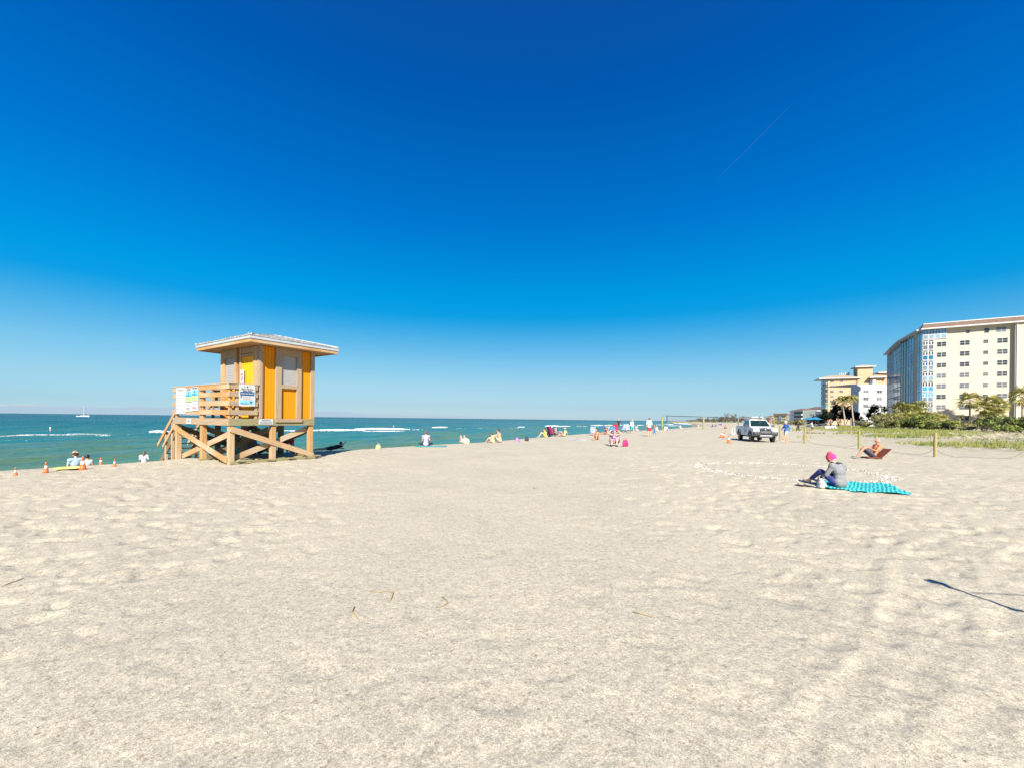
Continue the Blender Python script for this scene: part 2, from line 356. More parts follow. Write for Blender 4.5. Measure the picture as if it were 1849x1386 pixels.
litter = rmp(nz_(1.1, 6, .7), [(.42, (0, 0, 0)), (.62, (1, 1, 1))])
lm = N.new('ShaderNodeMath'); lm.operation = 'MULTIPLY'; L.new(litter, lm.inputs[0]); L.new(va.outputs['Fac'], lm.inputs[1])
colr = mixc(lm.outputs[0], colr, (.19, .155, .075))
wa = N.new('ShaderNodeAttribute'); wa.attribute_name = 'wet'
colr = mixc(wa.outputs['Fac'], colr, (.26, .215, .15))
L.new(colr, b.inputs['Base Color']); b.inputs['Roughness'].default_value = .95; b.inputs['Specular IOR Level'].default_value = .15
b1 = N.new('ShaderNodeBump'); b1.inputs['Strength'].default_value = .75; b1.inputs['Distance'].default_value = .004; L.new(nz_(240, 2), b1.inputs['Height'])
b2 = N.new('ShaderNodeBump'); b2.inputs['Strength'].default_value = .8; b2.inputs['Distance'].default_value = .012; L.new(nz_(11, 5, .66), b2.inputs['Height']); L.new(b2.outputs[0], b1.inputs['Normal'])
b3 = N.new('ShaderNodeBump'); b3.inputs['Strength'].default_value = .3; b3.inputs['Distance'].default_value = .03; L.new(nz_(2.4, 4, .6), b3.inputs['Height']); L.new(b3.outputs[0], b2.inputs['Normal'])
L.new(b1.outputs[0], b.inputs['Normal'])
def veg_f(x, y):
    q = x - dunex(y); return sstep(q, -4, 8) * np.clip(.62 + 1.6 * fbm(x / 6, y / 6, 61, 3), 0, 1) * (x > crestx(y))
def wet_f(x, y): return sstep(-(x - crestx(y)) * .88, 4.2, 6.5)
polar_sheet('beach_sand', np.array(geo(.35, 60, 1.0085) + geo(61.5, 42000, 1.035)), .24, ground, m_sand, attrs={'veg': veg_f, 'wet': wet_f})
# ------------------------------------------------------------------ sea
WZ = -1.3
SHD = Vector((.87, -.49))             # shore normal, towards land
def seaz(x, y):
    r = np.hypot(x, y); u = x * .87 - y * .49; v = x * .49 + y * .87; z = 0
    w = fbm(x / 9, y / 9, 71, 3) * 3
    for (lam, amp, ang, s_) in ((9.0, .075, .10, 1), (5.3, .045, -.25, 2), (2.6, .022, .35, 3), (1.4, .012, -.5, 4)):
        ph = (u * math.cos(ang) + v * math.sin(ang)) * 2 * PI / lam + w * 4 / lam * 2 + s_ * 2
        z = z + amp * (np.abs(np.sin(ph / 2)) ** 1.4 * -2 + 1) * (.5 + vnoise(x / lam / 1.7, y / lam / 1.7, 80 + s_)) * np.clip(1.5 - r / (lam * 45), 0, 1)
    d = (x - crestx(y)) * .88
    return WZ + z * np.clip((-d - 5) / 14, .25, 1)
m_sea, t, b = newmat('sea_water'); N = t.nodes; L = t.links; geo_n = N.new('ShaderNodeNewGeometry')
da = N.new('ShaderNodeAttribute'); da.attribute_name = 'offshore'
deep = rmp(da.outputs['Fac'], [(0.0, (.060, .180, .135)), (.30, (.030, .150, .130)), (.55, (.012, .118, .122)), (.78, (.003, .080, .093)), (1.0, (.001, .050, .064))])
band_ = nz_(1.0, 4, .55, st=((.13, .022, 1), math.radians(29)))
olive = rmp(band_, [(.44, (0, 0, 0)), (.60, (1, 1, 1))])
nf = N.new('ShaderNodeMath'); nf.operation = 'MULTIPLY_ADD'; L.new(da.outputs['Fac'], nf.inputs[0]); nf.inputs[1].default_value = -1.2; nf.inputs[2].default_value = 1.0; nf.use_clamp = True
om = N.new('ShaderNodeMath'); om.operation = 'MULTIPLY'; L.new(olive, om.inputs[0]); L.new(nf.outputs[0], om.inputs[1])
c_ = mixc(om.outputs[0], deep, (.105, .145, .052))
blue = rmp(nz_(1.0, 3, .6, st=((.5, .08, 1), math.radians(29))), [(.48, (0, 0, 0)), (.70, (1, 1, 1))])
bm_ = N.new('ShaderNodeMath'); bm_.operation = 'MULTIPLY'; L.new(blue, bm_.inputs[0]); bm_.inputs[1].default_value = .5
c_ = mixc(bm_.outputs[0], c_, (.012, .12, .20))
L.new(c_, b.inputs['Base Color']); b.inputs['Roughness'].default_value = .22; b.inputs['IOR'].default_value = 1.33; b.inputs['Specular IOR Level'].default_value = .02
b1 = N.new('ShaderNodeBump'); b1.inputs['Strength'].default_value = 1.0; b1.inputs['Distance'].default_value = .10; L.new(nz_(1.0, 5, .62, st=((2.6, .9, 1), math.radians(29))), b1.inputs['Height'])
b2 = N.new('ShaderNodeBump'); b2.inputs['Strength'].default_value = 1.0; b2.inputs['Distance'].default_value = .9; L.new(nz_(1.0, 4, .6, st=((.32, .09, 1), math.radians(29))), b2.inputs['Height']); L.new(b2.outputs[0], b1.inputs['Normal'])
L.new(b1.outputs[0], b.inputs['Normal'])
def off_f(x, y):
    d = -(x - crestx(y)) * .88; return np.clip(np.log(np.maximum(d, 6) / 6) / math.log(500 / 6), 0, 1)
polar_sheet('sea', np.array(geo(6, 260, 1.007) + geo(270, 42000, 1.04)), .25, seaz, m_sea, attrs={'offshore': off_f})
#FOAM
# ================================================================== lifeguard tower
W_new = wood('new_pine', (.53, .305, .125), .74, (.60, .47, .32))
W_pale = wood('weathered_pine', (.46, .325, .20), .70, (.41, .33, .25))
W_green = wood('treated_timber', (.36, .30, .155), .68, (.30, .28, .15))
W_dark = wood('dark_timber', (.26, .20, .13), .6)  # darker timber tone for joists, rear posts, rear braces and stair stringers
W_soffit = wood('soffit_ply', (.58, .34, .14), .85)  # yellowish ply, orange bounce light from the walls mixed into its colour
def board_paint(name, c, w=.1, ax=0):
    """painted vertical tongue and groove boards"""
    m, t, b = newmat(name); N = t.nodes; L = t.links; c = tuple(x * .86 for x in c); tcn = N.new('ShaderNodeTexCoord'); sp = N.new('ShaderNodeSeparateXYZ'); L.new(tcn.outputs['Object'], sp.inputs[0])
    fr = N.new('ShaderNodeMath'); fr.operation = 'FRACT'; dv = N.new('ShaderNodeMath'); dv.operation = 'DIVIDE'; L.new(sp.outputs[ax], dv.inputs[0]); dv.inputs[1].default_value = w; L.new(dv.outputs[0], fr.inputs[0])
    pp = N.new('ShaderNodeMath'); pp.operation = 'PINGPONG'; L.new(fr.outputs[0], pp.inputs[0]); pp.inputs[1].default_value = .5
    gr = N.new('ShaderNodeMapRange'); gr.inputs[1].default_value = 0.0; gr.inputs[2].default_value = .07; L.new(pp.outputs[0], gr.inputs[0])
    nn = N.new('ShaderNodeTexNoise'); nn.inputs['Scale'].default_value = 5; mpn = N.new('ShaderNodeMapping'); mpn.inputs['Scale'].default_value = (4, 4, .5); L.new(tcn.outputs['Object'], mpn.inputs[0]); L.new(mpn.outputs[0], nn.inputs['Vector'])
    r = N.new('ShaderNodeValToRGB'); L.new(nn.outputs[0], r.inputs[0]); r.color_ramp.elements[0].position = .3; r.color_ramp.elements[0].color = rgb(tuple(x * .9 for x in c)); r.color_ramp.elements[1].position = .7; r.color_ramp.elements[1].color = rgb(c)
    mx = N.new('ShaderNodeMix'); mx.data_type = 'RGBA'; L.new(gr.outputs[0], mx.inputs[0]); mx.inputs[6].default_value = rgb((c[0] * .55, c[1] * .45, c[2] * .45)); L.new(r.outputs[0], mx.inputs[7])
    L.new(mx.outputs[2], b.inputs['Base Color']); b.inputs['Roughness'].default_value = .6; b.inputs['Specular IOR Level'].default_value = .15
    bn = N.new('ShaderNodeBump'); bn.inputs['Distance'].default_value = .01; L.new(gr.outputs[0], bn.inputs['Height']); L.new(bn.outputs[0], b.inputs['Normal'])
    return m
P_or = board_paint('orange_boards', (.80, .275, .006), .102, 0)
P_ory = board_paint('orange_boards_side', (.80, .275, .006), .102, 1)
P_door = board_paint('yellow_door_paint', (.88, .42, .010), .24, 1)
M_shut = mat('roller_shutter', (.40, .39, .38), .5, var=.06, scale=3, stretch=(1, 1, 14))
M_roofm = mat('roof_edge_metal', (.46, .49, .52), .45, var=.1, scale=3)
M_shing = mat('pale_shingles', (.36, .35, .345), .9, var=.45, scale=9, bump=1, detail=6)
M_white = mat('sign_white', (.57, .57, .57), .45, var=.03)
M_navy = plain('sign_navy', (.012, .07, .22), .45); M_ink = plain('sign_ink', (.07, .08, .12), .5); M_grey = plain('sign_grey', (.36, .36, .42), .5)
M_teal = plain('sign_teal', (.03, .34, .48), .5, var=.35, scale=9); M_cyan = plain('sign_light_blue', (.25, .62, .78), .5, var=.2, scale=9); M_lime = plain('sign_green', (.42, .55, .20), .5)
M_red = plain('sign_red', (.5, .05, .04), .5); M_black = plain('black', (.02, .02, .022), .5); M_gold = plain('sign_gold', (.6, .45, .12), .5)
TW = empty('lifeguard_tower', (-9.0, 13.56, 0), math.radians(56.5), 'yellow and orange wooden lifeguard tower on timber stilts at the edge of the beach', 'lifeguard tower')
DT, DL = 2.886, 4.45
DZ = 1.464
def part(name, mt, parent=None, bevel=.006, smooth=False, fn=None, **k):
    m = MB(); fn(m); return m.build(name, mt, parent or TW, smooth, bevel, **k)
# deck, joists, fascia
def _deck(m):
    n = 20; w = DL / n
    for i in range(n): m.box((DT / 2, w * (i + .5), DZ - .02), (DT - .02, w - .008, .038))
deck = part('deck', W_pale, fn=_deck, bevel=0)
def _joist(m):
    for i in range(9): m.box((DT / 2, .12 + i * (DL - .24) / 8, DZ - .14), (DT - .14, .04, .19))
part('joists', W_dark, fn=_joist)
part('deck_fascia', W_green, fn=lambda m: m.box((DT / 2, -.0, DZ - .115), (DT, .045, .232)))
part('deck_fascia', W_pale, fn=lambda m: m.box((-.0, DL / 2 + .026, DZ - .115), (.045, DL + .0, .229)))
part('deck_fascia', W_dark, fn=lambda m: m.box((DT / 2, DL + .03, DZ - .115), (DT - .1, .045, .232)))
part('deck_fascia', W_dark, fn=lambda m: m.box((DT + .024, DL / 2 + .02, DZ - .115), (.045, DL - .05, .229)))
PT = (.105, 1.42, 2.79); PS = (.105, 2.13, 4.30)
for i, a in enumerate(PT):
    for j, c in enumerate(PS):
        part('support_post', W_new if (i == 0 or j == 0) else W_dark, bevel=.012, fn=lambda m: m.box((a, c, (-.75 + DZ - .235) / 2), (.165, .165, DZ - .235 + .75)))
def brace(p0, p1, mt, out, w=.185): part('cross_brace', mt, fn=lambda m: m.beam(p0, p1, .04, w, up=(0, 0, 1)))
brace((.05, -.005, 1.13), (2.86, -.005, .12), W_new, 0)
brace((2.74, .215, 1.10), (.22, .215, .16), W_new, 0)
brace((-.005, 4.38, 1.10), (-.005, .12, .12), W_new, 0)
brace((.215, .2, 1.02), (.215, 4.2, .02), W_new, 0)
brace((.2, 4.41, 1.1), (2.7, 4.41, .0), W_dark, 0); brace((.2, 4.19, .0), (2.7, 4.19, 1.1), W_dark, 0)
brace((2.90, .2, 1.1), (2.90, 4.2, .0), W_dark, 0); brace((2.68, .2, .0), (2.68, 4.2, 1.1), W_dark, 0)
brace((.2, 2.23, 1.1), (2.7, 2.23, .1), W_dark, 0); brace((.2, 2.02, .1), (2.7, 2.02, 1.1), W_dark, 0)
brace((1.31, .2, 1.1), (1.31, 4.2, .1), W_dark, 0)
# ground skids and offcuts
def _skid(m):
    m.box((1.5, .02, .045), (2.9, .14, .09)); m.box((1.42, 2.1, .02), (2.9, .14, .09))
    for t_, s_, a in ((.35, -.05, .2), (.62, .2, -.3), (.95, .05, .5), (1.28, -.06, -.2), (1.75, .1, .3), (2.0, -.08, .1), (2.35, .12, -.5), (2.62, 0, .35), (3.0, -.05, .1), (3.08, .12, -.2)):
        m.box((t_, s_, .085 + .02 * math.sin(t_ * 9)), (.26, .09, .045), Matrix.Rotation(a, 3, 'Z') @ Matrix.Rotation(.12 * math.sin(t_ * 7), 3, 'Y'))
    for s_, a in ((.5, .2), (.9, -.4), (1.25, .5)): m.box((.3, s_, .03), (.3, .09, .045), Matrix.Rotation(a, 3, 'Z'))
part('ground_skids', W_green, fn=_skid, bevel=.004)
# railings
ZB = (2.485, 2.235, 1.945, 1.66); BH = .155
def rail(name, boards, posts, capz=None, mt=W_new):
    e = part(name, mt, fn=boards); e2 = None
    for p in posts: MBp = MB(); MBp.box((p[0], p[1], (DZ + 2.42) / 2), (.09, .09, 2.42 - DZ)); MBp.build('rail_post', W_new, e, bevel=.006)
    return e
def _ra(m):
    for z in ZB: m.box((-.0, DL / 2 + .01, z), (.04, DL + .06, BH))
    m.box((.04, DL / 2, 2.58), (.15, DL + .1, .034))
rail('railing', _ra, [(.067, .09), (.067, 2.05), (.067, 2.2), (.067, 4.3)])
def _rb(m):
    for z in ZB: m.box((.45, -.002, z), (.83, .038, BH - .004))
    m.box((.52, .04, 2.582), (.76, .15, .034))
rail('railing', _rb, [(.25, .067), (.83, .067)], mt=W_pale)
def _rc(m):
    for z in ZB: m.box((2.05, DL + .02, z), (1.65, .038, BH - .004))
    m.box((2.05, DL - .02, 2.582), (1.6, .15, .034))
rail('railing', _rc, [(1.28, DL - .06), (2.75, DL - .06)], mt=W_pale)
def _rc2(m):
    for z in ZB: m.box((.13, DL + .045, z), (.22, .038, BH - .004))
rail('railing', _rc2, [], mt=W_pale)
def _rd(m):
    for z in ZB: m.box((DT + .0, 3.68, z), (.038, 1.5, BH - .004))
    m.box((DT - .04, 3.68, 2.582), (.15, 1.46, .034))
rail('railing', _rd, [(2.8, 2.98), (2.8, 3.7)], mt=W_pale)
# cabin
C0, C1, S1 = .913, 2.886, 2.85; CT = 3.93
def bx(name, c, d, mt, parent=None, bevel=.006, **k):
    return part(name, mt, parent, bevel, fn=lambda m: m.box(c, d), **k)
def span(name, t0, t1, s0, s1, z0, z1, mt, parent=None, bevel=.006, **k):
    return bx(name, ((t0 + t1) / 2, (s0 + s1) / 2, (z0 + z1) / 2), (t1 - t0, s1 - s0, z1 - z0), mt, parent, bevel, **k)
span('wall_panel', C0 + .06, C1 - .04, .06, .10, DZ, CT - .01, P_or)
span('wall_panel', C0 + .06, C0 + .10, .101, S1 - .02, DZ, CT - .01, P_ory)
span('wall_panel', C1 - .06, C1 - .02, .101, S1 - .02, DZ, CT - .01, P_ory)
span('wall_panel', C0 + .101, C1 - .061, S1 - .06, S1 - .02, DZ, CT - .01, P_or)
# right face trim (faces -s)
span('corner_post', C0 - .0, C0 + .095, -.012, .06, DZ + .003, CT, W_pale)
span('trim_board', C0 + .095, C0 + .125, .0, .06, DZ + .003, CT - .01, W_pale)
span('corner_post', 2.741, C1, -.012, .06, DZ + .003, CT, W_pale)
wf = span('window_frame', 1.452, 1.654, -.026, .0595, 1.462, CT - .003, W_pale)
span('jamb', 2.199, 2.373, -.026, .0595, 1.462, CT - .003, W_pale, wf)
span('head', 1.6545, 2.1985, -.026, .0595, 3.66, CT - .003, W_pale, wf)
span('rail_board', 1.6545, 2.1985, -.026, .0595, 2.52, 2.65, W_pale, wf)
span('sill', 1.43, 2.39, -.075, -.0265, 1.345, 1.461, W_pale, wf)
span('jamb', 1.655, 1.668, .0, .0595, 2.651, 3.659, W_new, wf, 0)
def _sh(m, t0, t1, z0, z1, along_s=False, off=.045):
    n = int((z1 - z0) / .055); h = (z1 - z0) / n
    for i in range(n):
        if along_s: m.box((off, (t0 + t1) / 2, z0 + h * (i + .5)), (.018, t1 - t0, h * .93))
        else: m.box(((t0 + t1) / 2, off, z0 + h * (i + .5)), (t1 - t0, .018, h * .93))
part('window_shutter', M_shut, fn=lambda m: _sh(m, 1.67, 2.198, 2.652, 3.658), bevel=.004)
# door face (faces -t)
def dspan(name, s0, s1, z0, z1, d0, mt, parent=None, d1=.058, bevel=.006): return span(name, C0 + d0, C0 + d1, s0, s1, z0, z1, mt, parent, bevel)
dspan('corner_post', .0605, .16, DZ + .003, CT, -.012, W_pale); dspan('trim_board', .161, .25, DZ + .003, CT - .01, .006, W_new); dspan('trim_board', .251, .34, DZ + .003, CT - .01, -.004, W_new)
dr = dspan('door', .425, 1.295, DZ + .02, 3.60, .034, P_door, bevel=.004)
dspan('door_frame', .341, .424, DZ + .003, CT - .012, -.016, W_new, dr); dspan('door_frame', 1.296, 1.385, DZ + .003, CT - .012, -.016, W_new, dr)
dspan('door_frame', .4245, 1.2955, 3.605, 3.69, -.002, W_pale, dr); dspan('door_frame', .4245, 1.2955, 3.715, CT - .012, .012, W_pale, dr)
part('handle', M_black, dr, .003, fn=lambda m: (m.box((C0 - .0, 1.2, 2.42), (.05, .03, .12)), m.box((C0 - .02, 1.2, 2.42), (.02, .09, .03))))
nt = span('notice_board', C0 - .03, C0 - .017, 1.02, 1.27, 2.56, 3.16, M_white, None, .002)
def _nt(m):
    m.box((C0 - .0325, 1.15, 2.99), (.004, .12, .05)); m.box((C0 - .0325, 1.13, 2.86), (.004, .05, .13)); m.box((C0 - .0325, 1.17, 2.8), (.004, .08, .03))
part('symbol', M_red, nt, 0, fn=_nt)
part('lettering', M_grey, nt, 0, fn=lambda m: (m.box((C0 - .0325, 1.14, 2.64), (.004, .17, .035)), m.box((C0 - .0325, 1.14, 2.69), (.004, .13, .02))))
dspan('trim_board', 1.386, 1.56, DZ + .003, CT - .012, .03, W_dark); dspan('trim_board', 1.60, 1.739, DZ + .003, CT - .003, -.03, W_new)
wf2 = dspan('window_frame', 2.511, 2.66, DZ + .003, CT - .003, -.03, W_new)
dspan('head', 1.7395, 2.5105, 3.62, CT - .003, -.028, W_pale, wf2); dspan('rail_board', 1.7395, 2.5105, 2.58, 2.70, -.028, W_new, wf2)
part('window_shutter', M_shut, fn=lambda m: _sh(m, 1.74, 2.51, 2.702, 3.618, True, C0 + .04), bevel=.004)
dspan('corner_post', 2.72, S1, DZ + .003, CT, -.012, W_new)
# roof
OH = .55; r0, r1, q0, q1 = C0 - OH, C1 + OH, -OH, S1 + OH
part('soffit', W_soffit, fn=lambda m: m.box(((r0 + r1) / 2, (q0 + q1) / 2, 3.945), (r1 - r0 - .08, q1 - q0 - .08, .02)), bevel=0)
def _fa(m):
    z = 3.955; h = .105
    m.box(((r0 + r1) / 2, q0, z), (r1 - r0 + .04, .04, h)); m.box(((r0 + r1) / 2, q1, z), (r1 - r0 + .04, .04, h))
    m.box((r0, (q0 + q1) / 2, z), (.04, q1 - q0 - .041, h)); m.box((r1, (q0 + q1) / 2, z), (.04, q1 - q0 - .041, h))
rf_ = part('roof_fascia', W_new, fn=_fa)
def _me(m):
    z = 4.065; h = .112
    m.box(((r0 + r1) / 2, q0 - .02, z), (r1 - r0 + .10, .05, h)); m.box(((r0 + r1) / 2, q1 + .02, z), (r1 - r0 + .10, .05, h))
    m.box((r0 - .02, (q0 + q1) / 2, z), (.05, q1 - q0 - .012, h)); m.box((r1 + .02, (q0 + q1) / 2, z), (.05, q1 - q0 - .012, h))
part('roof_edge', M_roofm, fn=_me, bevel=.01)
def _roof(m):
    """hip roof laid in courses of slightly ragged shingles"""
    a0, a1, b0, b1 = r0 - .06, r1 + .06, q0 - .06, q1 + .06; n = 12; zt = 4.50; half = (a1 - a0) / 2
    def ring(k): e = half * k / n * .999; return (a0 + e, a1 - e, b0 + e, b1 - e, 4.115 + (zt - 4.115) * k / n)
    for k in range(n):
        A = ring(k); B = ring(k + 1); th = .022
        ca = [(A[0], A[2]), (A[1], A[2]), (A[1], A[3]), (A[0], A[3])]; cb = [(B[0], B[2]), (B[1], B[2]), (B[1], B[3]), (B[0], B[3])]
        for i in range(4):
            p, q = ca[i], ca[(i + 1) % 4]; P_, Q_ = cb[i], cb[(i + 1) % 4]; w = math.dist(p, q); c = max(2, int(w / .22))
            for j in range(c):
                u0, u1 = j / c, (j + 1) / c; dz = random.uniform(-.006, .012); tl = random.uniform(0, .02)
                f = lambda a, b_, u: (a[0] + (b_[0] - a[0]) * u, a[1] + (b_[1] - a[1]) * u)
                e1, e2, e3, e4 = f(p, q, u0), f(p, q, u1), f(P_, Q_, u1), f(P_, Q_, u0)
                V = [(e1[0], e1[1], A[4] + th + dz), (e2[0], e2[1], A[4] + th + dz + tl), (e3[0], e3[1], B[4] + .003), (e4[0], e4[1], B[4] + .003),
                     (e1[0], e1[1], A[4] - .01), (e2[0], e2[1], A[4] - .01)]
                m.add(V, [(0, 1, 2, 3), (4, 5, 1, 0)])
roof = part('roof', M_shing, fn=_roof, bevel=0)
def _cap(m):
    e = (r1 - r0 + .12) / 2; zt = 4.515; a = (r0 - .06, q0 - .06); z0 = 4.15
    R1 = ((r0 + r1) / 2, q0 - .06 + e, zt); R2 = ((r0 + r1) / 2, q1 + .06 - e, zt)
    m.beam(R1, R2, .16, .03)
    for c, R in (((r0 - .04, q0 - .04), R1), ((r1 + .04, q0 - .04), R1), ((r0 - .04, q1 + .04), R2), ((r1 + .04, q1 + .04), R2)): m.beam((c[0], c[1], z0), R, .13, .028)
part('ridge_cap', M_roofm, roof, .004, fn=_cap)
# stairs
SX0, SX1 = .22, 1.12; sl = (-.35 - DZ) / 2.05
st = part('stairs', W_dark, fn=lambda m: [m.beam((x, DL + .05, DZ - .18), (x, DL + 2.1, -.5), .04, .24) for x in (SX0, SX1)])
for i in range(8):
    s_ = DL + .18 + i * .235; z_ = DZ - .2 - i * .21
    part('tread', W_pale, st, .004, fn=lambda m: m.box(((SX0 + SX1) / 2, s_, z_), (SX1 - SX0 - .05, .25, .038)))
for x in (SX0 - .06, SX1 + .06):
    h = part('handrail', W_new, st, .006, fn=lambda m: m.beam((x, 4.2, 2.06 + .06), (x, 6.52, .32), .04, .14))
    for s_ in (5.18, 5.82): zt = 2.12 + (s_ - 4.2) * (.32 - 2.12) / 2.32; part('handrail_post', W_new, st, .006, fn=lambda m: m.box((x + .06, s_, (zt - .8) / 2 + .02), (.085, .085, zt + .8)))
    part('lower_rail', W_new, st, .006, fn=lambda m: m.beam((x, 4.5, 1.45), (x, 6.0, .28), .035, .12))
# ------------------------------------------------------------------ lettering
def text_mesh(body, size, mt, parent, M, name='lettering', ext=.0015, align='CENTER', sx=1.0, bold=0.0):
    cu = bpy.data.curves.new(name, 'FONT'); cu.body = body; cu.size = size; cu.extrude = ext; cu.align_x = align; cu.align_y = 'CENTER'; cu.resolution_u = 2; cu.offset = bold
    tmp = bpy.data.objects.new('tmp', cu); COL.objects.link(tmp); dg = bpy.context.evaluated_depsgraph_get(); dg.update()
    me = bpy.data.meshes.new_from_object(tmp.evaluated_get(dg)); bpy.data.objects.remove(tmp)
    me.transform(M @ Matrix.Diagonal((sx, 1, 1, 1))); me.materials.clear(); me.materials.append(mt); me.name = name
    o = bpy.data.objects.new(name, me); COL.objects.link(o); o.parent = parent; return o
def face_mat(o, xdir, n):
    """plane matrix: local x along xdir, y up, z outward"""
    x = Vector(xdir).normalized(); z = Vector(n).normalized(); y = z.cross(x)
    M = Matrix((x, y, z)).transposed().to_4x4(); M.translation = Vector(o); return M
def sign(name, M, w, h, th=.012, mt=None):
    m = MB(); m.add([], []); o = MB()
    V = []
    o.box((0, 0, 0), (w, h, th)); s = o.build(name, mt or M_white, TW, False, .003); s.matrix_local = M; return s
def srect(s, name, x, y, w, h, mt, th=.004, z=.0075):
    m = MB(); m.box((x, y, z), (w, h, th)); o = m.build(name, mt, s); return o
def stext(s, body, x, y, size, mt, sx=1.0, bold=0.0, align='CENTER'):
    return text_mesh(body, size, mt, s, Matrix.Translation((x, y, .0105)), sx=sx, bold=bold, align=align)
def lines(s, x, y, w, n, step, mt, h=.009):
    m = MB()
    for i in range(n):
        ww = w * random.uniform(.7, 1.0); a = x - w / 2
        while a < x - w / 2 + ww:
            l = random.uniform(.018, .045); m.box((a + l / 2, y - i * step, .0075), (l, h, .003)); a += l + .009
    return m.build('small_print', mt, s)
# rules sign on the right-hand railing: top z 2.57, width .50
sg = sign('beach_sign', face_mat((.52, -.035, 2.22), (1, 0, 0), (0, -1, 0)), .50, .70)
stext(sg, 'Please Observe', 0, .20, .062, M_ink, .95, .001); stext(sg, 'Beach Rules', 0, .145, .062, M_ink, .95, .001)
lines(sg, 0, .105, .36, 1, .02, M_grey, .007)
for x, mt in ((-.10, M_gold), (0, M_ink), (.10, M_lime)):
    m = MB(); m.cyl((x, .275, .006), (x, .275, .0095), .026, n=14); m.build('emblem', mt, sg)
bn_ = srect(sg, 'banner', 0, .055, .43, .125, M_navy); stext(sg, 'Enjoy the Beach!', 0, .058, .062, M_white, .92, .0016)
lines(sg, .03, -.045, .33, 3, .02, M_grey, .006); lines(sg, .03, -.12, .33, 2, .022, M_red, .006); srect(sg, 'symbol', -.185, -.045, .028, .06, M_ink)
srect(sg, 'picture', 0, -.225, .43, .125, M_cyan); srect(sg, 'picture', -.08, -.27, .27, .03, M_teal, .006)
def _mini(m):
    m.box((.11, -.205, .0125), (.085, .02, .004)); m.box((.11, -.23, .0125), (.05, .03, .004)); m.box((.095, -.265, .0125), (.008, .05, .004)); m.box((.125, -.265, .0125), (.008, .05, .004))
mm = MB(); _mini(mm); mm.build('picture', M_ink, sg)
for x in (-.23, .23): mm = MB(); mm.cyl((x, .33, .006), (x, .33, .012), .008, n=8); mm.build('screw', M_black, sg)
# tall sign, left end of the long railing (faces -t; x runs towards -s)
def lsign(name, s0, s1, z0, z1, tilt=0): 
    return sign(name, face_mat((-.036, (s0 + s1) / 2, (z0 + z1) / 2), (0, -1, 0), (-1, 0, 0)), s1 - s0, z1 - z0)
s1_ = lsign('information_sign', 3.28, 4.12, 1.60, 2.55)
stext(s1_, 'BEACH SAFETY', 0, .38, .075, M_grey, .95, .0)
for i, (y, c) in enumerate(((.22, M_red), (.09, M_ink), (-.04, M_gold), (-.17, M_navy), (-.29, M_ink))):
    m = MB(); m.cyl((-.30, y, .006), (-.30, y, .0095), .026, n=10); m.box((-.30, y - .045, .0078), (.014, .03, .003)); m.build('symbol', c, s1_)
    lines(s1_, .02, y + .015, .46, 2, .03, M_grey, .008)
lines(s1_, -.1, -.41, .40, 1, .03, M_grey, .007); srect(s1_, 'emblem', .24, -.41, .06, .05, M_grey); srect(s1_, 'emblem', .33, -.40, .035, .07, M_ink)
for (a, b_, ttl) in ((2.74, 3.25, 'RIP CURRENTS'), (2.22, 2.72, 'BREAK THE GRIP')):
    dz = .03 if a < 2.5 else 0
    s2 = lsign('warning_sign', a, b_, 2.02 + dz, 2.50 + dz); w = b_ - a
    stext(s2, ttl, 0, .195, .058, M_navy, .88, .001)
    srect(s2, 'picture', 0, .045, w - .03, .20, M_cyan); srect(s2, 'picture', 0, -.02, w - .03, .06, M_teal, .006)
    m = MB(); m.box((0, .05, .0125), (.022, .15, .004)); m.box((0, .10, .0125), (.09, .018, .0035), Matrix.Rotation(.5, 3, 'Z')); m.box((0, .10, .0128), (.09, .018, .0035), Matrix.Rotation(-.5, 3, 'Z'))
    m.box((-.13, .06, .0125), (.09, .016, .004), Matrix.Rotation(.3, 3, 'Z')); m.box((.13, .06, .0125), (.09, .016, .004), Matrix.Rotation(-.3, 3, 'Z')); m.build('symbol', M_navy, s2)
    srect(s2, 'picture', 0, -.145, w - .03, .15, M_lime)
    s3 = lsign('notice_sign', a, b_, 1.68 + dz, 2.00 + dz); lines(s3, 0, .10, w - .1, 4, .028, M_grey, .008); stext(s3, 'NO SWIMMING' if a < 2.5 else 'NO GLASS', -.04, -.055, .05, M_red if a < 2.5 else M_ink, .8, .001); lines(s3, .08, -.115, .22, 1, .03, M_navy, .01)
s4 = sign('name_plate', face_mat((-.034, 3.28 - .30, 1.345), (0, -1, 0), (-1, 0, 0)), .40, .19); stext(s4, 'CAUTION', 0, .045, .035, M_grey, 1, 0); stext(s4, 'KEEP OFF TOWER', 0, -.005, .035, M_ink, .95, 0); lines(s4, 0, -.055, .30, 1, .03, M_grey, .008)
s5 = sign('name_plate', face_mat((1.125, -.034, 1.36), (1, 0, 0), (0, -1, 0)), .47, .185); stext(s5, 'PLEASE KEEP OFF', 0, .055, .038, M_ink, 1, .0); stext(s5, 'NO STORAGE OF ITEMS', 0, .0, .038, M_ink, .95, .0); stext(s5, 'UNDER LIFEGUARD STAND', 0, -.055, .036, M_ink, .9, .0)
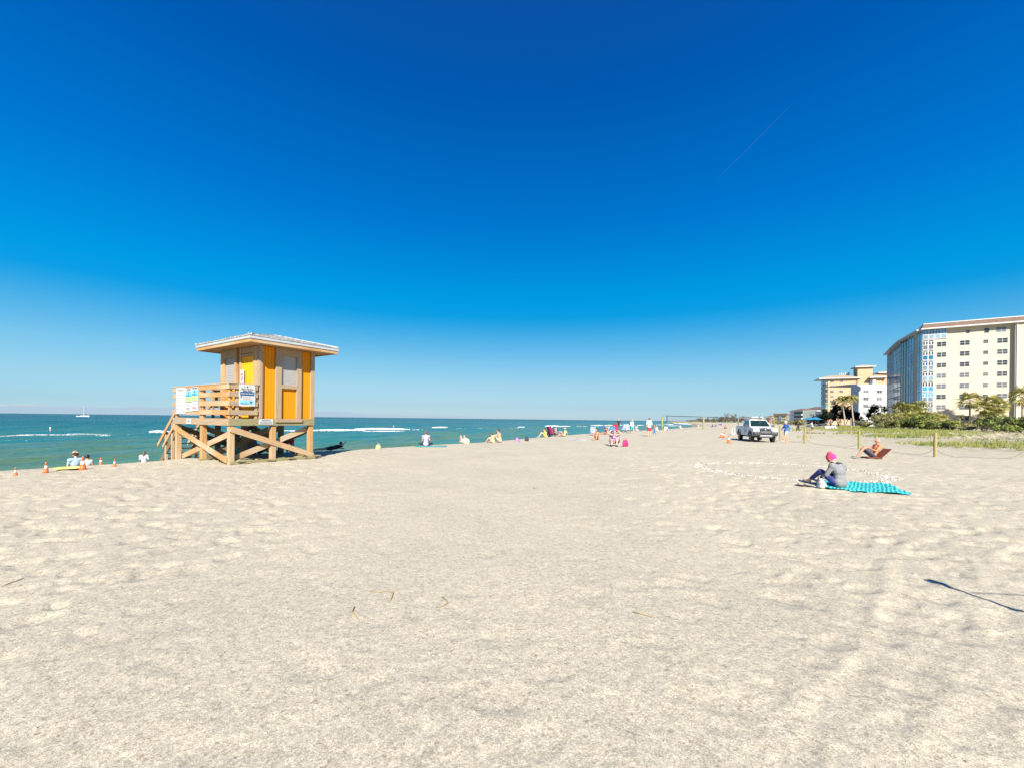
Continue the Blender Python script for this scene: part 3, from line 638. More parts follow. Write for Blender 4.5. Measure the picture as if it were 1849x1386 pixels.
#SPLIT2
# ================================================================== people
def lighter(c, k): return tuple(min(1, x * k) for x in c)
SK = {'fair': mat('skin_fair', (.62, .36, .25), .55, var=.08), 'tan': mat('skin_tan', (.50, .25, .14), .55, var=.08), 'brown': mat('skin_brown', (.34, .16, .09), .55, var=.08), 'red': mat('skin_sunburnt', (.62, .28, .19), .55, var=.08)}
_cl = {}
def cloth(c, pat=None, scale=30):
    k = (c, pat)
    if k not in _cl: _cl[k] = mat('fabric', c, .85, var=.12, scale=scale if pat else 14, c2=pat, bump=.3)
    return _cl[k]
M_hair = {'dark': mat('hair_dark', (.025, .016, .012), .5, var=.4, scale=60, stretch=(1, 1, .2)), 'brown': mat('hair_brown', (.16, .07, .03), .5, var=.4, scale=60, stretch=(1, 1, .2)), 'blond': mat('hair_blond', (.45, .28, .12), .5, var=.3, scale=60, stretch=(1, 1, .2)), 'grey': mat('hair_grey', (.42, .40, .38), .5, var=.3, scale=60)}
def V3(*a): return Vector(a)
def mir(a): return [Vector((-a[0], a[1], a[2])), Vector(a)]
def pose(kind):
    """joint positions in metres for a 1.72 m adult facing +y; pairs are (left, right)"""
    P = {}
    if kind in ('stand', 'walk'):
        P = dict(pel=V3(0, 0, .93), che=V3(0, .0, 1.25), nek=V3(0, -.01, 1.46), head=V3(0, .02, 1.60), hf=V3(0, 1, -.05), sh=mir((.175, -.01, 1.40)), el=mir((.235, -.02, 1.12)), wr=mir((.235, .08, .88)), hip=mir((.09, 0, .90)), kn=mir((.10, .03, .50)), an=mir((.10, -.01, .09)), toe=mir((.12, .17, .035)))
        if kind == 'walk':
            P['kn'] = [V3(-.10, .17, .52), V3(.10, .02, .50)]; P['an'] = [V3(-.10, .26, .11), V3(.10, -.30, .17)]; P['toe'] = [V3(-.11, .43, .05), V3(.11, -.17, .05)]
            P['el'] = [V3(-.23, -.13, 1.15), V3(.23, .10, 1.14)]; P['wr'] = [V3(-.21, -.08, .90), V3(.21, .27, .98)]
    elif kind == 'bend':
        P = dict(pel=V3(0, -.05, .90), che=V3(0, .28, .88), nek=V3(0, .48, .80), head=V3(0, .60, .74), hf=V3(0, .3, -1), sh=mir((.175, .42, .82)), el=mir((.22, .42, .55)), wr=mir((.16, .46, .30)), hip=mir((.09, -.05, .87)), kn=mir((.11, .03, .48)), an=mir((.11, -.04, .09)), toe=mir((.13, .13, .035)))
    elif kind == 'knees':
        P = dict(pel=V3(0, 0, .13), che=V3(0, .05, .43), nek=V3(0, .10, .62), head=V3(0, .15, .755), hf=V3(0, 1, -.25), sh=mir((.17, .08, .57)), el=mir((.24, .27, .36)), wr=mir((.13, .45, .40)), hip=mir((.09, .02, .12)), kn=mir((.13, .40, .47)), an=mir((.12, .66, .09)), toe=mir((.13, .83, .04)))
    elif kind == 'upright':
        P = dict(pel=V3(0, 0, .13), che=V3(0, -.01, .45), nek=V3(0, -.01, .66), head=V3(0, .02, .80), hf=V3(0, 1, -.1), sh=mir((.175, -.02, .60)), el=mir((.23, .04, .34)), wr=mir((.22, .24, .18)), hip=mir((.10, .02, .12)), kn=mir((.36, .30, .15)), an=mir((-.06, .42, .09)), toe=mir((-.22, .46, .06)))
    elif kind == 'legsout':
        P = dict(pel=V3(0, 0, .13), che=V3(0, -.10, .43), nek=V3(0, -.12, .63), head=V3(0, -.10, .77), hf=V3(0, 1, -.1), sh=mir((.175, -.12, .57)), el=mir((.24, -.26, .32)), wr=mir((.24, -.30, .08)), hip=mir((.10, .02, .12)), kn=mir((.13, .43, .20)), an=mir((.13, .85, .08)), toe=mir((.15, .92, .20)))
    elif kind == 'chair':
        P = dict(pel=V3(0, 0, .27), che=V3(0, -.20, .55), nek=V3(0, -.31, .73), head=V3(0, -.32, .87), hf=V3(0, 1, .0), sh=mir((.18, -.30, .66)), el=mir((.29, -.12, .47)), wr=mir((.25, .10, .46)), hip=mir((.10, .02, .26)), kn=mir((.14, .42, .42)), an=mir((.15, .60, .09)), toe=mir((.17, .78, .045)))
    elif kind == 'armsup':
        P = pose('chair'); P['el'] = mir((.40, -.30, .80)); P['wr'] = mir((.16, -.38, .95))
    elif kind == 'prone':
        P = dict(pel=V3(0, 0, .12), che=V3(0, .32, .17), nek=V3(0, .52, .26), head=V3(0, .62, .36), hf=V3(0, 1, .1), sh=mir((.18, .46, .22)), el=mir((.20, .55, .06)), wr=mir((.08, .80, .07)), hip=mir((.09, -.05, .11)), kn=mir((.11, -.48, .09)), an=mir((.11, -.70, .36)), toe=mir((.11, -.80, .50)))
    elif kind == 'supine':
        P = dict(pel=V3(0, 0, .12), che=V3(0, -.34, .13), nek=V3(0, -.54, .13), head=V3(0, -.68, .14), hf=V3(0, .15, 1), sh=mir((.18, -.48, .12)), el=mir((.30, -.22, .08)), wr=mir((.28, .03, .07)), hip=mir((.09, .05, .11)), kn=mir((.12, .38, .42)), an=mir((.12, .60, .09)), toe=mir((.13, .78, .05)))
    return P
def limb_radii(f): return dict(ua=.047, el=.038, wr=.026, th=.083, kn=.056, an=.038) if not f else dict(ua=.041, el=.033, wr=.024, th=.085, kn=.052, an=.035)
def make_person(label, loc, rz, kind, skin='fair', hair='dark', hairlen=0, shirt=None, sleeves=.6, bottom=None, blen=.45, swim=None, fem=False, hat=None, hatkind='cap', scale=1.0, P=None, vox=None, group=None, shoes=None, one=True):
    P = P or pose(kind); R = limb_radii(fem); root = empty('person', loc, rz, label, 'person', group, scale)
    dist = math.hypot(loc[0], loc[1]); vox = vox or (.0085 if dist < 30 else .014); fr = max(.0085, vox * .72)
    b = MB(); sw = -.012 if fem else 0
    hf = P['hf'].normalized(); hr = V3(1, 0, 0); hu = hr.cross(hf).normalized(); RH = Matrix((hr, hf, hu)).transposed()
    spine = (P['nek'] - P['pel']).normalized(); back = spine.cross(V3(1, 0, 0)); RT = Matrix((V3(1, 0, 0), back, spine)).transposed()
    wst = P['pel'].lerp(P['che'], .45)
    def torso(m, k=0.0, hipz=True):
        m.ell(P['che'] + spine * .03, (.155 + sw + k, .105 + k, .17 + k), RT); m.ell(wst, (.125 + sw + k, .095 + k, .14 + k), RT)
        if hipz: m.ell(P['pel'], (.155 + k, .115 + k, .125 + k), RT)
        m.cap(P['sh'][0], .055 + k, P['sh'][1], .055 + k); m.cap(P['che'] + spine * .12, .09 + k, P['nek'] - spine * .03, .05 + k * .5)
        if fem: [m.ell(P['che'] + spine * .03 + back * .085 + V3(x, 0, 0), (.062 + k, .055 + k, .058 + k), RT) for x in (-.07, .07)]
    torso(b)
    b.cap(P['nek'] - spine * .04, .052, P['head'] - hu * .05, .048)
    b.ell(P['head'] + hu * .02, (.077, .096, .105), RH, 16, 12); b.ell(P['head'] + hf * .035 - hu * .055, (.056, .055, .055), RH)
    b.cap(P['head'] + hf * .095 + hu * .015, .010, P['head'] + hf * .112 - hu * .015, .014); b.cap(P['head'] + hf * .078 - hu * .055 - hr * .018, .009, P['head'] + hf * .078 - hu * .055 + hr * .018, .009)
    for s_ in (-1, 1): b.ell(P['head'] + hr * .078 * s_ - hf * .005, (.012, .02, .032), RH)
    for i, s_ in ((0, -1), (1, 1)):
        b.cap(P['sh'][i], R['ua'] + .006, P['el'][i], R['el']); b.cap(P['el'][i], R['el'], P['wr'][i], R['wr'])
        b.cap(P['hip'][i], R['th'], P['kn'][i], R['kn']); m1 = P['kn'][i].lerp(P['an'][i], .3); b.cap(P['kn'][i], R['kn'], m1, R['kn'] + .002); b.cap(m1, R['kn'] + .002, P['an'][i], R['an'])
        b.cap(P['an'][i] - (P['toe'][i] - P['an'][i]).normalized() * .03 + V3(0, 0, -.03) * (1 if kind not in ('prone',) else 0), .034, P['toe'][i], .026)
        f = (P['wr'][i] - P['el'][i]).normalized(); n = V3(-s_, .15, -.3); n = (n - f * n.dot(f)).normalized(); sd_ = f.cross(n)
        if sd_.y < 0 or (abs(sd_.y) < .2 and sd_.z < 0): sd_ = -sd_
        pc = P['wr'][i] + f * .045; Rp = Matrix((sd_, n, f)).transposed(); b.ell(pc, (.040, .019, .052), Rp)
        for k, (o, l) in enumerate(((-.029, .058), (-.010, .070), (.010, .074), (.029, .066))):
            a0 = P['wr'][i] + f * .078 + sd_ * o; a1 = a0 + (f * .86 + n * .35).normalized() * l * .55; a2 = a1 + (f * .5 + n * .8).normalized() * l * .5
            b.cap(a0, fr, a1, fr * .95, 6); b.cap(a1, fr * .95, a2, fr * .85, 6)
        t0 = P['wr'][i] + f * .03 + sd_ * .03; t1 = t0 + (f * .6 + sd_ * .8 + n * .2).normalized() * .042; b.cap(t0, fr * 1.25, t1, fr * 1.1, 6); b.cap(t1, fr * 1.1, t1 + (f * .9 + n * .4).normalized() * .03, fr * .95, 6)
    def fin(m, name, mt, vx=None, sm=2):
        o = m.build(name, mt, root, True); rm = o.modifiers.new('remesh', 'REMESH'); rm.mode = 'VOXEL'; rm.voxel_size = vx or vox; rm.use_smooth_shade = True
        s = o.modifiers.new('smooth', 'SMOOTH'); s.iterations = sm; s.factor = .5; return o
    fin(b, 'body', SK[skin])
    ex = MB(); ex.ell(P['head'] + hf * .087 + hu * .022 - hr * .032, (.014, .009, .009), RH, 8, 6); ex.build('eye', M_black, root, True); ex = MB(); ex.ell(P['head'] + hf * .087 + hu * .022 + hr * .032, (.014, .009, .009), RH, 8, 6); ex.build('eye', M_black, root, True)
    if hair:
        h = MB(); h.ell(P['head'] + hu * .034 - hf * .016, (.086, .098, .102), RH, 14, 10)
        if hairlen: h.cap(P['head'] - hf * .05 + hu * .02, .078, P['head'] - hf * (.085) - hu * (.08 + hairlen), .055)
        if hairlen < 0: h = MB(); h.ell(P['head'] + hu * .034 - hf * .02, (.084, .094, .098), RH, 14, 10); h.ell(P['head'] + hu * .13 - hf * .05, (.04, .04, .04))
        fin(h, 'hair', M_hair[hair])
    if hat:
        h = MB(); h.ell(P['head'] + hu * .075, (.093, .108, .085), RH, 14, 8)
        if hatkind == 'brim': h.ell(P['head'] + hu * .062, (.19, .20, .014), RH, 18, 6)
        elif hatkind == 'cap': h.ell(P['head'] + hu * .072 + hf * .11, (.075, .10, .012), RH, 12, 6)
        elif hatkind == 'scarf': h = MB(); h.ell(P['head'] + hu * .05 - hf * .01, (.10, .115, .115), RH, 14, 10); [h.ell(P['head'] + hu * (.13 + .04 * math.sin(k * 2.3)) + hr * .05 * math.cos(k * 1.7) - hf * .05 * math.sin(k * 1.1), (.045, .045, .05), RH) for k in range(6)]
        fin(h, 'hat', hat, .008)
    if shirt:
        m = MB(); torso(m, .026)
        for i in (0, 1):
            q = P['el'][i] if sleeves >= 1 else P['sh'][i].lerp(P['el'][i], max(sleeves, .05)); 
            if sleeves > 0: m.cap(P['sh'][i], R['ua'] + .022, q, R['el'] + .022)
            if sleeves > 1: m.cap(P['el'][i], R['el'] + .018, P['el'][i].lerp(P['wr'][i], sleeves - 1), R['wr'] + .018)
        if kind in ('stand', 'walk'): m.ell(P['pel'] + spine * .0, (.175, .135, .16), RT)
        fin(m, 'shirt', shirt, .012)
    if bottom:
        m = MB(); m.ell(P['pel'], (.168, .128, .12), RT); m.ell(wst - spine * .04, (.145, .115, .09), RT) if not shirt else None
        for i in (0, 1):
            q = P['hip'][i].lerp(P['kn'][i], min(blen, 1)); m.cap(P['hip'][i], R['th'] + .014, q, R['th'] + (R['kn'] - R['th']) * min(blen, 1) + .022)
            if blen > 1: m.cap(P['kn'][i], R['kn'] + .016, P['kn'][i].lerp(P['an'][i], blen - 1), R['an'] + .018)
        fin(m, 'trousers' if blen > 1 else 'shorts', bottom, .012)
    if swim:
        m = MB(); m.ell(P['pel'], (.160, .121, .10), RT)
        if fem:
            [m.ell(P['che'] + spine * .03 + back * .09 + V3(x, 0, 0), (.067, .058, .062), RT) for x in (-.07, .07)]; m.ell(P['che'] + spine * .02, (.158 - .0, .110, .028), RT)
            if one: m.ell(wst, (.128, .102, .15), RT)
        fin(m, 'swimsuit', swim, .010)
    if shoes:
        for i in (0, 1): m = MB(); m.cap(P['an'][i] - (P['toe'][i] - P['an'][i]).normalized() * .03 + V3(0, 0, -.035), .042, P['toe'][i], .034); m.build('shoe', shoes, root, True)
    return root
#SPLIT3
def base(px, py): p = onz(px, py, 0.0); return p.x, p.y, gz(p.x, p.y)
def face_cam(x, y, off=0): return math.atan2(-x, y) + PI + off   # heading so that local +y points at the camera (plus an offset)
def P_at(px, py): x, y, z = base(px, py); return (x, y, z - .01)
def dist_at(px, Y): p = at(px, HY, Y); return (p.x, Y, gz(p.x, Y) - .01)
AWAY = PI
def towel(loc, rz, w, l, c, label, pat=None, curl=.02):
    m = MB(); n = 10; k = 6; V = []; Fs = []
    for i in range(n + 1):
        for j in range(k + 1):
            x = (i / n - .5) * l; y = (j / k - .5) * w; X = loc[0] + x * math.cos(rz) - y * math.sin(rz); Y = loc[1] + x * math.sin(rz) + y * math.cos(rz)
            V.append((X - loc[0], Y - loc[1], gz(X, Y) - loc[2] + .016 + random.uniform(0, curl)))
    for i in range(n):
        for j in range(k): a = i * (k + 1) + j; Fs.append((a, a + k + 1, a + k + 2, a + 1))
    m.add(V, Fs); o = m.build('beach_towel', cloth(c, pat), None, True); o.location = loc
    sm = o.modifiers.new('solid', 'SOLIDIFY'); sm.thickness = .012
    return tag(o, label, 'towel')
def beach_chair(loc, rz, c, label, group=None, c2=None, back=1.0, frame=None):
    r = empty('beach_chair', loc, rz, label, 'beach chair', group); fm = frame or M_alu
    for s in (-1, 1):
        m = MB(); m.tube([(s * .29, .28, .22), (s * .29, -.22, .16), (s * .29, -.50 * back, .80 * back)], .012); m.build('side_frame', fm, r, True)
        m = MB(); m.tube([(s * .31, .30, .0), (s * .31, -.10, .42), (s * .31, -.36, .44)], .012); m.tube([(s * .31, -.40, .0), (s * .31, .24, .40)], .012); m.build('leg', fm, r, True)
        m = MB(); m.box((s * .32, -.08, .44), (.05, .36, .02)); m.build('armrest', M_white, r, bevel=.004)
    m = MB(); m.tube([(-.31, .30, .01), (.31, .30, .01)], .012); m.build('foot_bar', fm, r, True)
    def sling(nm, p0, p1, sag):
        m = MB(); V = []; n = 6
        for i in range(n + 1):
            q = Vector(p0).lerp(Vector(p1), i / n) + V3(0, 0, -sag * math.sin(PI * i / n)); V += [(-.28, q.y, q.z), (.28, q.y, q.z), (-.28, q.y, q.z - .012), (.28, q.y, q.z - .012)]
        Fs = []
        for i in range(n): a = i * 4; Fs += [(a, a + 1, a + 5, a + 4), (a + 2, a + 6, a + 7, a + 3), (a, a + 4, a + 6, a + 2), (a + 1, a + 3, a + 7, a + 5)]
        Fs += [(0, 2, 3, 1), (n * 4, n * 4 + 1, n * 4 + 3, n * 4 + 2)]
        m.add(V, Fs); return m.build(nm, cloth(c, c2, 7), r, True)
    sling('seat', (0, .27, .22), (0, -.21, .17), .03); sling('backrest', (0, -.22, .17), (0, -.50 * back, .79 * back), .03)
    return r
M_alu = mat('aluminium_tube', (.6, .61, .62), .35, var=.05, metal=.8)
def bag(loc, rz, c, label, s=1.0, name='beach_bag', cat='bag'):
    r = empty(name, loc, rz, label, cat, None, s)
    m = MB(); m.ell((0, 0, .19), (.19, .12, .20), None, 14, 10); m.ell((0, 0, .08), (.20, .13, .09)); o = m.build('bag_body', cloth(c), r, True)
    rm = o.modifiers.new('remesh', 'REMESH'); rm.mode = 'VOXEL'; rm.voxel_size = .015; rm.use_smooth_shade = True
    for y in (-.07, .07): m = MB(); m.tube([(-.1, y, .3), (-.06, y, .44), (.06, y, .44), (.1, y, .3)], .012, 6); m.build('strap', cloth(lighter(c, .7)), r, True)
    m = MB(); m.ell((0, -.12, .14), (.13, .05, .10)); m.build('pocket', cloth(lighter(c, .85)), r, True)
    return r
# ---- traffic cones
M_cone = mat('cone_orange', (.85, .16, .03), .45, var=.12, scale=5); M_coneb = mat('cone_collar', (.80, .80, .76), .5, var=.08); M_conef = mat('cone_base_orange', (.50, .10, .03), .6)
CONES = []
def cone(loc, h, label, tilt=0, src=[]):
    r = empty('traffic_cone', loc, random.random() * 3, label, 'traffic cone', 'orange and white traffic cones on the beach', h / .71); r.rotation_euler[0] = tilt
    m = MB(); m.tube([(0, 0, .03), (0, 0, .10), (0, 0, .30)], [.142, .128, .098], 20); m.build('lower_cone', M_cone, r, True)
    m = MB(); m.tube([(0, 0, .30), (0, 0, .49)], [.100, .068], 20); m.build('reflective_collar', M_coneb, r, True)
    m = MB(); m.tube([(0, 0, .49), (0, 0, .68), (0, 0, .71), (0, 0, .715)], [.066, .032, .028, .018], 20); m.build('tip', M_cone, r, True)
    m = MB(); m.box((0, 0, .015), (.36, .36, .03)); m.build('base', M_conef, r, bevel=.008)
    return r
cone(P_at(28, 857), .215, 'leftmost small cone, the one nearest the left edge of the beach'); cone(P_at(83, 852), .285, 'second cone from the left with white collar, left of the yellow bodyboard')
cone(P_at(149.5, 847), .385, 'largest cone, right in front of the person in the patterned hat')
cone(dist_at(183, 13.6), .24, 'cone with only its tip showing over the crest of the beach'); cone(dist_at(208, 12.8), .215, 'cone right of the patterned hat person, in front of green water')
c1_ = cone(P_at(1316, 799), .62, 'upright cone beside the front of the parked pickup truck')
c2_ = cone(P_at(1301.5, 789), .62, 'tilted faded cone standing left behind the pickup truck', .25); c3_ = cone(P_at(1307, 790), .60, 'leaning faded cone touching the tilted one left of the pickup', -.35)
# ---- bodyboard
x, y, z = base(124, 847)
m = MB(); V = []; n = 14
prof = [(0, .02), (.04, .15), (.15, .25), (.35, .29), (.6, .30), (.8, .27), (.95, .23), (1.0, .20)]
pts = [(1.35 * a - .67, w) for a, w in prof]; poly = [(a, -w) for a, w in pts] + [(a, w) for a, w in reversed(pts)]
m.prism(poly, 0, .055); bb = m.build('bodyboard', mat('yellow_foam', (.80, .72, .18), .5, var=.08), None, False, .015, label='pale yellow bodyboard lying on the sand between two cones', cat='bodyboard'); bb.location = (x, y, z + .035); bb.rotation_euler = (.03, -.04, .35); bb.scale = (.46, .55, .7)
# ---- people beyond the crest at the left
x, y, z = dist_at(138, 18.5); hatc = cloth((.07, .035, .025), (.75, .60, .48), 14)
make_person('person in a patterned brown hat and pale blue top seated behind the largest cone', (x, y, z - .03), face_cam(x, y, AWAY + .3), 'upright', 'fair', 'brown', 0, cloth((.36, .50, .62)), .5, cloth((.15, .2, .3)), .5, hat=hatc, hatkind='brim', fem=True, scale=1.12)
x, y, z = dist_at(158.5, 18.5); make_person('dark-haired person sitting low, just right of the largest cone', (x, y, z + .02), face_cam(x, y, AWAY - .5), 'upright', 'tan', 'dark', 0, cloth((.50, .50, .48)), .3, cloth((.1, .1, .12)), .5, scale=.86)
x, y, z = dist_at(261, 19); make_person('child with long brown hair and white top seated left of the tower stairs', (x, y, z + .16), face_cam(x, y, AWAY - .2), 'upright', 'fair', 'brown', .14, cloth((.72, .80, .86)), .7, cloth((.1, .15, .2)), .5, scale=.68, fem=True)
# behind the tower
x, y, z = dist_at(430, 17.2); make_person('person in a teal shirt sitting in the shade under the tower deck', (x, y, z), face_cam(x, y, AWAY), 'upright', 'tan', 'dark', .05, cloth((.10, .55, .56)), 1.2, cloth((.1, .12, .2)), 1.2, fem=True)
x, y, z = dist_at(451, 17.5); make_person('person in a blue shirt sitting in the shade under the tower deck', (x, y, z + .02), face_cam(x, y, AWAY), 'upright', 'fair', 'brown', 0, cloth((.12, .26, .80)), 1.3, cloth((.06, .08, .14)), 1.2)
x, y, z = dist_at(523, 19.6); make_person('person in red shorts bending over near the water, seen through the tower stilts', (x, y, z), face_cam(x, y, AWAY), 'bend', 'fair', 'brown', 0, cloth((.75, .02, .02)), .3, cloth((.80, .02, .02)), .5, scale=.82)
# along the crest, right of the tower
x, y, z = dist_at(598, 19.9); P = pose('prone'); P['kn'] = mir((.11, -.45, .09)); P['an'] = mir((.11, -.86, .08)); P['toe'] = mir((.11, -.98, .05)); P['el'] = [V3(-.24, .50, .10), V3(.34, .50, .22)]; P['wr'] = [V3(-.10, .72, .08), V3(.42, .62, .42)]
make_person('person in a black top lying in the tower shadow with one hand raised', (x, y, z + .05), -.75, 'prone', 'fair', 'dark', 0, cloth((.012, .012, .014)), 1.0, cloth((.015, .015, .018)), .5, scale=.80, P=P)
x, y, z = base(769, 805); towel((x + .3, y - .1, z), .15, .75, 1.7, (.05, .38, .36), 'teal towel under the woman in the lilac top')
make_person('woman in a lilac tank top and dark leggings seated cross-legged facing the sea', (x, y, z + .02), face_cam(x, y, AWAY), 'upright', 'fair', 'brown', -1, cloth((.56, .42, .72)), 0, cloth((.03, .035, .07)), 1.95, fem=True, scale=.88)
x, y, z = base(683, 809.5); bag((x, y, z - .04), .3, (.62, .66, .28), 'pale lime beach bag on the crest between the tower and the lilac top', .66)
x, y, z = dist_at(838, 27.5); make_person('person in a straw sun hat lying back just over the crest', (x, y, z + .05), .35, 'supine', 'fair', 'blond', 0, cloth((.75, .70, .62)), .5, cloth((.5, .3, .3)), .5, hat=cloth((.72, .60, .40)), hatkind='brim')
x, y, z = base(903, 798); make_person('woman with dark hair bun in a pale yellow swimsuit seated side-on', (x, y, z), 1.1, 'knees', 'fair', 'dark', -1, swim=cloth((.80, .66, .30)), fem=True)
x, y, z = base(891, 799); make_person('dark-haired child in pale yellow seated left of the bun-haired woman', (x, y, z), 1.3, 'knees', 'fair', 'dark', 0, cloth((.80, .68, .34)), .4, scale=.72, bottom=cloth((.7, .5, .2)), blen=.4)
x, y, z = base(934, 797); bag((x, y, z - .06), 1.2, (.50, .24, .62), 'low purple beach bag lying on the sand in mid-beach', .9)
x, y, z = base(951, 795.5); bag((x, y, z - .03), .4, (.05, .05, .07), 'small black and white bag right of the purple bag', .85)
# cluster around x 1000
x, y, z = base(1010, 786); gx, gy = x, y
def near(px, Y, dz=0): p = at(px, HY, Y); return (p.x, Y, gz(p.x, Y) + dz)
p_ = near(986, 40, -.05); make_person('person in yellow crouched low at the left of the far chair group', p_, 1.6, 'knees', 'fair', 'dark', 0, cloth((.75, .62, .12)), .4, cloth((.7, .5, .1)), .5)
p_ = near(991, 42, -.1); make_person('person in a navy top seated upright left of the maroon beach chair', p_, face_cam(p_[0], p_[1], AWAY), 'knees', 'tan', 'dark', 0, cloth((.02, .03, .10)), 1.3, cloth((.05, .05, .1)), .6, scale=1.1)
p_ = near(997.5, 41, .0); beach_chair(p_, face_cam(p_[0], p_[1], 2.6), (.30, .02, .10), 'maroon beach chair in the far group at the crest', back=1.25); p_ = (p_[0], p_[1], p_[2] + .02); make_person('person in a dark red shirt seated in the maroon beach chair', p_, face_cam(p_[0], p_[1], 2.6), 'chair', 'fair', 'dark', 0, cloth((.38, .03, .07)), .7, cloth((.12, .12, .35)), .6)
p_ = near(1007, 41, 0); beach_chair(p_, face_cam(p_[0], p_[1], 2.4), (.70, .70, .66), 'white and navy striped beach chair right of the maroon chair', c2=(.04, .05, .18)); make_person('person in a white cap and black top seated in the striped beach chair', p_, face_cam(p_[0], p_[1], 2.4), 'chair', 'fair', 'dark', 0, cloth((.02, .02, .03)), .7, cloth((.6, .6, .62)), .6, hat=cloth((.8, .8, .8)))
p_ = near(1019, 39.5, .02); make_person('person in a straw hat reclining low at the right of the far chair group', p_, 2.0, 'legsout', 'tan', 'blond', 0, cloth((.70, .55, .25)), .5, cloth((.5, .4, .25)), .5, hat=cloth((.65, .48, .25)), hatkind='brim', scale=.85)
# nearer group
x, y, z = base(1068, 793.5); towel((x - 1.0, y - .1, z), .2, .8, 1.5, (.52, .46, .66), 'white and lilac towel left of the woman with bent knees', (.75, .72, .74))
p_ = near(1071, 44, 0); beach_chair(p_, face_cam(p_[0], p_[1]), (.68, .70, .78), 'white and blue beach chair behind the woman with bent knees', c2=(.05, .10, .40), back=1.15)
x, y, z = base(1078, 793.5); make_person('woman in a brown bikini sitting on the sand with knees bent', (x, y, z), face_cam(x, y, -.3), 'knees', 'tan', 'dark', .06, swim=cloth((.16, .06, .03)), fem=True, one=False)
x, y, z = base(1110, 804.5); lc = (x, y + .1, z); beach_chair(lc, face_cam(x, y), (.60, .60, .62), 'low striped beach chair under the woman in the purple swimsuit', c2=(.35, .05, .10))
make_person('woman in a purple swimsuit lounging in a beach chair with arms behind her head', lc, face_cam(x, y), 'armsup', 'fair', 'brown', .05, swim=cloth((.30, .10, .48)), fem=True, shoes=cloth((.05, .03, .03)))
x, y, z = base(1129, 805); bag((x, y, z - .01), .5, (.72, .02, .16), 'bright pink beach bag right of the woman in purple', 1.05)
p_ = near(1097, 51, 0); beach_chair(p_, face_cam(p_[0], p_[1], 1.1), (.03, .10, .30), 'navy beach chair behind the reclining person in blue', back=1.1)
p_ = near(1094, 47, 0); make_person('person in dark shorts lying back on the sand, left of the blue chairs', p_, 2.2, 'legsout', 'tan', 'dark', .05, swim=cloth((.1, .03, .03)), fem=True)
p_ = near(1103, 48.5, 0); beach_chair(p_, face_cam(p_[0], p_[1], -.4), (.03, .22, .58), 'bright blue beach chair in front of the red one', back=1.1); make_person('person in a blue swim shirt seated in the bright blue beach chair', p_, face_cam(p_[0], p_[1], -.4), 'chair', 'fair', 'brown', 0, cloth((.04, .25, .60)), 1.0, cloth((.04, .12, .4)), .6, hat=cloth((.55, .42, .24)), hatkind='brim')
p_ = near(1100, 53, 0); make_person('person in a light green cap standing low behind the blue chair', p_, face_cam(p_[0], p_[1], AWAY), 'chair', 'fair', 'grey', 0, cloth((.35, .62, .62)), .8, cloth((.2, .3, .5)), .6, hat=cloth((.45, .70, .50)))
p_ = near(1113, 54, 0); beach_chair(p_, face_cam(p_[0], p_[1], .2), (.45, .01, .06), 'crimson beach chair in the middle of the chair group', back=1.35)
p_ = near(1117, 57, .15); make_person('grey-haired person in a black top standing behind the crimson chair', p_, face_cam(p_[0], p_[1], AWAY + .4), 'stand', 'fair', 'grey', .03, cloth((.02, .02, .03)), .8, cloth((.1, .1, .15)), 1.9, scale=.95)
for k, (px, Y, c, lb) in enumerate(((1125, 57, (.05, .16, .50), 'deep blue beach chair directly right of the crimson chair'), (1130, 59, (.55, .62, .72), 'pale blue striped beach chair in the middle of the row'), (1135, 58, (.03, .08, .35), 'dark blue beach chair left of the man in the straw hat'))):
    p_ = near(px, Y, .1); beach_chair(p_, face_cam(p_[0], p_[1], .3 * k - .3), c, lb, 'beach chairs in the row near the volleyball posts', (.7, .75, .8) if k else (.5, .6, .8), back=1.25)
p_ = near(1127.5, 58, .12); make_person('person in a blue and white top seated in the row of blue chairs', p_, face_cam(p_[0], p_[1], .2), 'chair', 'fair', 'blond', 0, cloth((.1, .2, .6), (.7, .7, .75)), .8, cloth((.1, .15, .4)), .6)
p_ = near(1141.5, 52, 0); make_person('man in straw hat, white shirt and turquoise shorts standing by the chairs', p_, face_cam(p_[0], p_[1], .5), 'walk', 'fair', 'grey', 0, cloth((.82, .82, .80)), .9, cloth((.05, .55, .42)), .95, hat=cloth((.62, .50, .32)), hatkind='brim', scale=.96)
p_ = near(1149, 62, .05); make_person('person in a black and white top seated right of the straw-hat man', p_, face_cam(p_[0], p_[1], AWAY), 'upright', 'fair', 'dark', 0, cloth((.02, .02, .03), (.7, .7, .7)), .7, cloth((.6, .6, .62)), .6)
x, y, z = base(1172, 787); make_person('man in a white shirt and red shorts standing with his back to the camera', (x, y, z), face_cam(x, y, AWAY + .3), 'stand', 'fair', 'brown', 0, cloth((.84, .82, .82)), .8, cloth((.50, .02, .05)), .85, scale=1.06)
x, y, z = base(1182, 785); make_person('child with bare back and bright blue trousers beside the man in red shorts', (x, y, z), 1.2, 'walk', 'fair', 'brown', 0, None, 0, cloth((.03, .14, .48)), 1.8, scale=.66)
